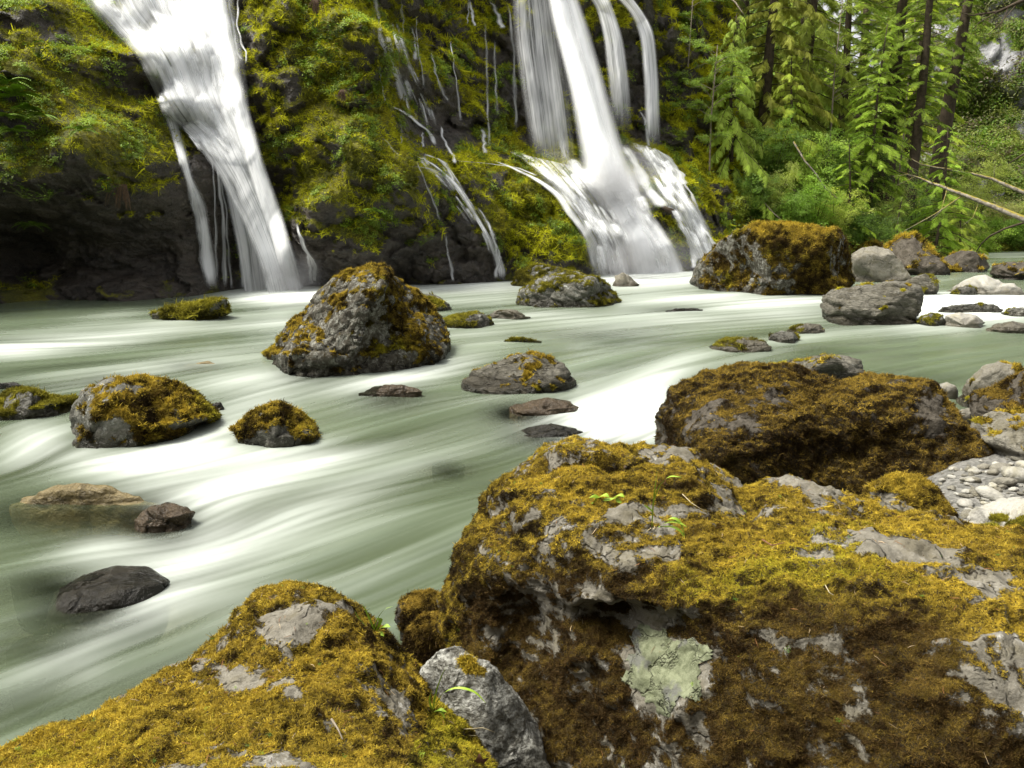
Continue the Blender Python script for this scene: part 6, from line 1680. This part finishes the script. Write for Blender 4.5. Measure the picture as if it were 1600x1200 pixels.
# dead fronds hanging under the bluff
def dead_fronds(px, py, w, h, label, seed):
    r = np.random.default_rng(seed); p = on_cliff(px, py, .5)[0]; b = Bits()
    for i in range(36):
        x = r.normal(0, w * .4); L = h * r.uniform(.5, 1)
        b.blade([(x * .4, 0, 0), (x * .8, -.12 * r.random(), -L * .45), (x, -.1 * r.random(), -L)], [.02, .018, .006], (1, .2, 0))
    o = b.link('dead_fern', plain_dead, None, p); tag(o, label, 'fern')
plain_dead = plain('dead_frond_brown', (.12, .075, .045), .9, scale=20, bumpd=.003)
dead_fronds(193, 288, .45, .6, 'brown dead fern fronds hanging from the lower bluff', 1)
dead_fronds(494, -2, .25, .45, 'brown dead fronds hanging at the top of the mossy rib', 2)
dead_fronds(535, 140, .2, .35, 'brown dead fronds hanging in the hollow of the rib', 3)

# ------------------------------------------------------------------ pebbles on the gravel bank
PEB = []
for k in range(6):
    r = np.random.default_rng(800 + k); D, Fc = ico(3)
    V = D * np.array([1, r.uniform(.65, .9), r.uniform(.45, .65)]) * (1 + .22 * fbm(D * 1.2 + k * 5, 2, k))[:, None]
    PEB.append(mesh_np('pebble', V, Fc, True, {'moss': np.full(len(V), -1.)}))
    PEB[-1].materials.append(M_white if k % 2 else M_grey)
r = np.random.default_rng(5)
def pebble(px, py, s, k, lb, grp, z=None):
    p = on_level(px, py, .32)
    zb = float(bank_z(np.array([p[0]]), np.array([p[1]]))[0]) if z is None else z
    o = link('pebble', PEB[k], None, None, (p[0], p[1], zb + s * .2))
    o.scale = (s, s, s * .9); o.rotation_euler = (r.normal(0, .2), r.normal(0, .2), r.uniform(0, 6.28))
    tag(o, lb, 'stone', grp)
big_p = [(1590, 752, .13, 1, 'largest rounded pale stone on the gravel at the right edge'), (1568, 760, .085, 0, 'grey stone touching the largest pale one on the gravel'), (1560, 738, .07, 2, 'flat grey stone above the largest pale one'), (1600, 738, .08, 3, 'white stone behind the largest pale one'),
         (1548, 778, .1, 1, 'long white stone at the edge of the gravel'), (1590, 790, .07, 1, 'white stone just above the white rock with dark moss'), (1525, 772, .05, 4, 'round grey stone close to the great dark boulder'), (1508, 790, .06, 3, 'white stone beside the golden moss mound')]
for a_ in big_p: pebble(*a_, 'loose stones on the gravel patch')
for i in range(170):
    px_, py_ = r.uniform(1470, 1640), r.uniform(722, 812)
    pebble(px_, py_, .012 + .034 * r.random()**2, int(r.integers(0, 6)), 'small rounded pebble on the gravel between the great dark boulder and the foreground', 'small pebbles on the gravel patch')

# ------------------------------------------------------------------ growth on the foreground boulders
def on_rock(V, Fc, px, py):
    N = vnormals(V, Fc); qx, qy = to_px(V)
    vis = ((N * (np.array([0, 0, CAM_H]) - V)).sum(1) > 0) & (np.hypot(qx - px, qy - py) < 7)
    idx = np.where(vis)[0]
    i = idx[np.argmin(V[idx, 1])]
    return V[i], N[i]
M_grass = plain('grass_green', (.30, .45, .04), .45, scale=40, bumpd=.001, dark=.8)
M_root = plain('pale_root', (.5, .42, .25), .8, scale=40, bumpd=.001)
M_dry = plain('dry_leaf_brown', (.22, .10, .06), .7, scale=40, bumpd=.002)
def grass(V, Fc, px, py, blades, label, roots=(), name='grass_tuft'):
    """blades: lists of picture offsets in metres (x right, z up) from the root, with width"""
    p, nrm = on_rock(V, Fc, px, py)
    root = empty(name, p); tag(root, label, 'grass')
    for (pts, w) in blades:
        q = np.array([(x, -.03 - .006 * k, z) for k, (x, z) in enumerate(pts)])
        m = len(q) * 4 - 3; ts = np.linspace(0, 1, m); Q = np.stack([np.interp(ts, np.linspace(0, 1, len(q)), q[:, a]) for a in range(3)], 1)
        for _ in range(3): Q[1:-1] = (Q[:-2] + 2 * Q[1:-1] + Q[2:]) / 4
        b = Bits(); b.blade(Q, 1.6 * w * np.sin(np.linspace(.5, math.pi - .08, m)), (.75, .55, .35)); b.link('blade', M_grass, root)
    for pts in roots:
        q = np.array([(x, -.012, z) for (x, z) in pts]); b = Bits(); b.tube(q, np.linspace(.0022, .001, len(q)), 5); b.link('root', M_root, root)
u_ = .0023   # metres per picture pixel at that distance
def S(*p): return [(x * u_ * 1.4, -y * u_ * 1.4) for x, y in p]
grass(FV, FF, 1018, 812, [(S((0, 0), (0, -35), (3, -75)), .006), (S((0, -30), (6, -55), (18, -68), (32, -66)), .010), (S((0, -20), (-6, -26), (-12, -30)), .006),
      (S((8, 2), (18, -8), (32, -8), (42, -2)), .009), (S((10, 0), (22, -14), (34, -10), (40, 10)), .009), (S((8, 0), (24, -2), (36, 4), (40, 14)), .007)],
      'green grass tuft with pale roots on top of the huge foreground boulder', roots=[S((0, 4), (-12, 14), (-26, 32), (-36, 50)), S((2, 4), (16, 14), (26, 24)), S((4, 2), (10, 16), (14, 26)), S((12, 6), (24, 16), (34, 22))])
grass(LV, LF, 588, 972, [(S((0, 0), (-6, -20), (-12, -36)), .005), (S((0, 0), (4, -16), (14, -30), (24, -34)), .004), (S((-2, 0), (-16, -12), (-22, -28)), .004), (S((6, 0), (12, -8), (20, -6)), .016), (S((2, 2), (10, -14), (4, -18)), .013), (S((0, 4), (8, 2), (12, 6)), .012)],
      'small leafy plant at the water side of the golden-mossed foreground boulder', name='small_plant')
grass(LV, LF, 676, 1098, [(S((0, 0), (4, -26), (12, -50), (18, -62)), .006), (S((2, -6), (12, -26), (28, -34), (48, -30), (60, -16)), .008), (S((0, 0), (-4, -16), (0, -30)), .005), (S((0, 2), (8, -6), (16, -2)), .01), (S((0, 0), (10, -4), (14, 6)), .008)],
      'arching grass blades in the gap between the two foreground boulders', roots=[S((0, 6), (16, 22), (34, 26), (56, 24), (70, 30)), S((0, 8), (12, 26), (30, 34), (48, 34))])
grass(FV, FF, 935, 768, [(S((0, 0), (-8, -4), (-14, 0)), .016), (S((0, 0), (8, -6), (14, -2)), .016), (S((4, 2), (16, 2), (24, -2)), .016), (S((20, 0), (28, -6), (34, -2)), .014), (S((-2, 0), (-4, 6), (-10, 6)), .014), (S((24, 0), (26, 4), (32, 6)), .012)],
      'tiny bright green leaves in the moss left of the grass tuft', name='small_plant')
def twig(V, Fc, pts, rad, label, mat=None):
    W = np.array([on_rock(V, Fc, x, y)[0] + np.array([0, -.012, .012]) for x, y in pts]); loc = W[0]
    b = Bits(); b.tube(W - loc, np.linspace(rad, rad * .5, len(W)), 5); tag(b.link('twig', mat or M_root, None, loc), label, 'twig')
twig(FV, FF, [(1066, 768), (1080, 782), (1096, 792), (1108, 796)], .0022, 'thin pale root curving over the crown of the huge foreground boulder')
twig(FV, FF, [(1185, 842), (1205, 848), (1226, 845)], .003, 'short brown twig in the saddle of the huge foreground boulder', M_dry)
twig(FV, FF, [(1282, 912), (1292, 922), (1298, 930)], .002, 'fine twig lying on the right shoulder of the huge foreground boulder')
twig(LV, LF, [(520, 1120), (530, 1135), (537, 1150)], .004, 'grey twig on the golden-mossed foreground boulder', M_twig)
p_, _n = on_rock(LV, LF, 752, 1185) if True else None
b = Bits(); b.add(np.array([(-.03, 0, 0), (-.012, -.01, .012), (0, 0, .03), (.012, -.004, .01), (.035, 0, .012), (.016, 0, -.008), (.012, .004, -.028), (-.006, -.002, -.012)]), [(0, 1, 7), (1, 2, 3), (3, 4, 5), (5, 6, 7), (1, 3, 7), (3, 5, 7)])
tag(b.link('dry_leaf', M_dry, None, p_ + np.array([0, -.02, .02])), 'small reddish brown dry leaf at the bottom edge of the photo', 'leaf')
# needle litter and seedlings lying in the foreground moss
nb_ = Bits(); nb_.blade([(-.5, 0, 0), (0, .06, .05), (.5, 0, 0)], [.05, .07, .03], (0, 1, .3)); LIT = proto('litter', nb_, M_moss)
for (V_, F_, nm, cnt, own) in ((FV, FF, 'needle_litter', 900, big), (LV, LF, 'needle_litter', 500, low)):
    fn_ = np.cross(V_[F_[:, 1]] - V_[F_[:, 0]], V_[F_[:, 2]] - V_[F_[:, 0]]); fn_ /= np.linalg.norm(fn_, axis=1, keepdims=True) + 1e-12
    P, N_, _ = sample_faces(V_, F_, cnt, smooth(.5, .85, fn_[:, 2]))
    o = scatter(nm, [LIT], P + N_ * .007, eulers(N_ + RNG.normal(0, .25, (cnt, 3)), RNG.normal(0, 1, (cnt, 3))), RNG.uniform(.012, .035, cnt), palette(cnt, [(.25, .12, .05), (.4, .3, .18), (.13, .06, .03)], .2), own, tuple(own.location))
    P, N_, _ = sample_faces(V_, F_, cnt // 12, smooth(.2, .85, fn_[:, 2])); k_ = len(P)
    o = scatter('seedlings', SMALL, P + N_ * .004, eulers(N_ * .4 + np.array([0, 0, .6]) + RNG.normal(0, .2, (k_, 3)), RNG.normal(0, 1, (k_, 3))), RNG.uniform(.008, .02, k_), palette(k_, [(.15, .3, .03), (.25, .38, .04)], .2), own, tuple(own.location))
print('all', round(time.time() - T0, 1))
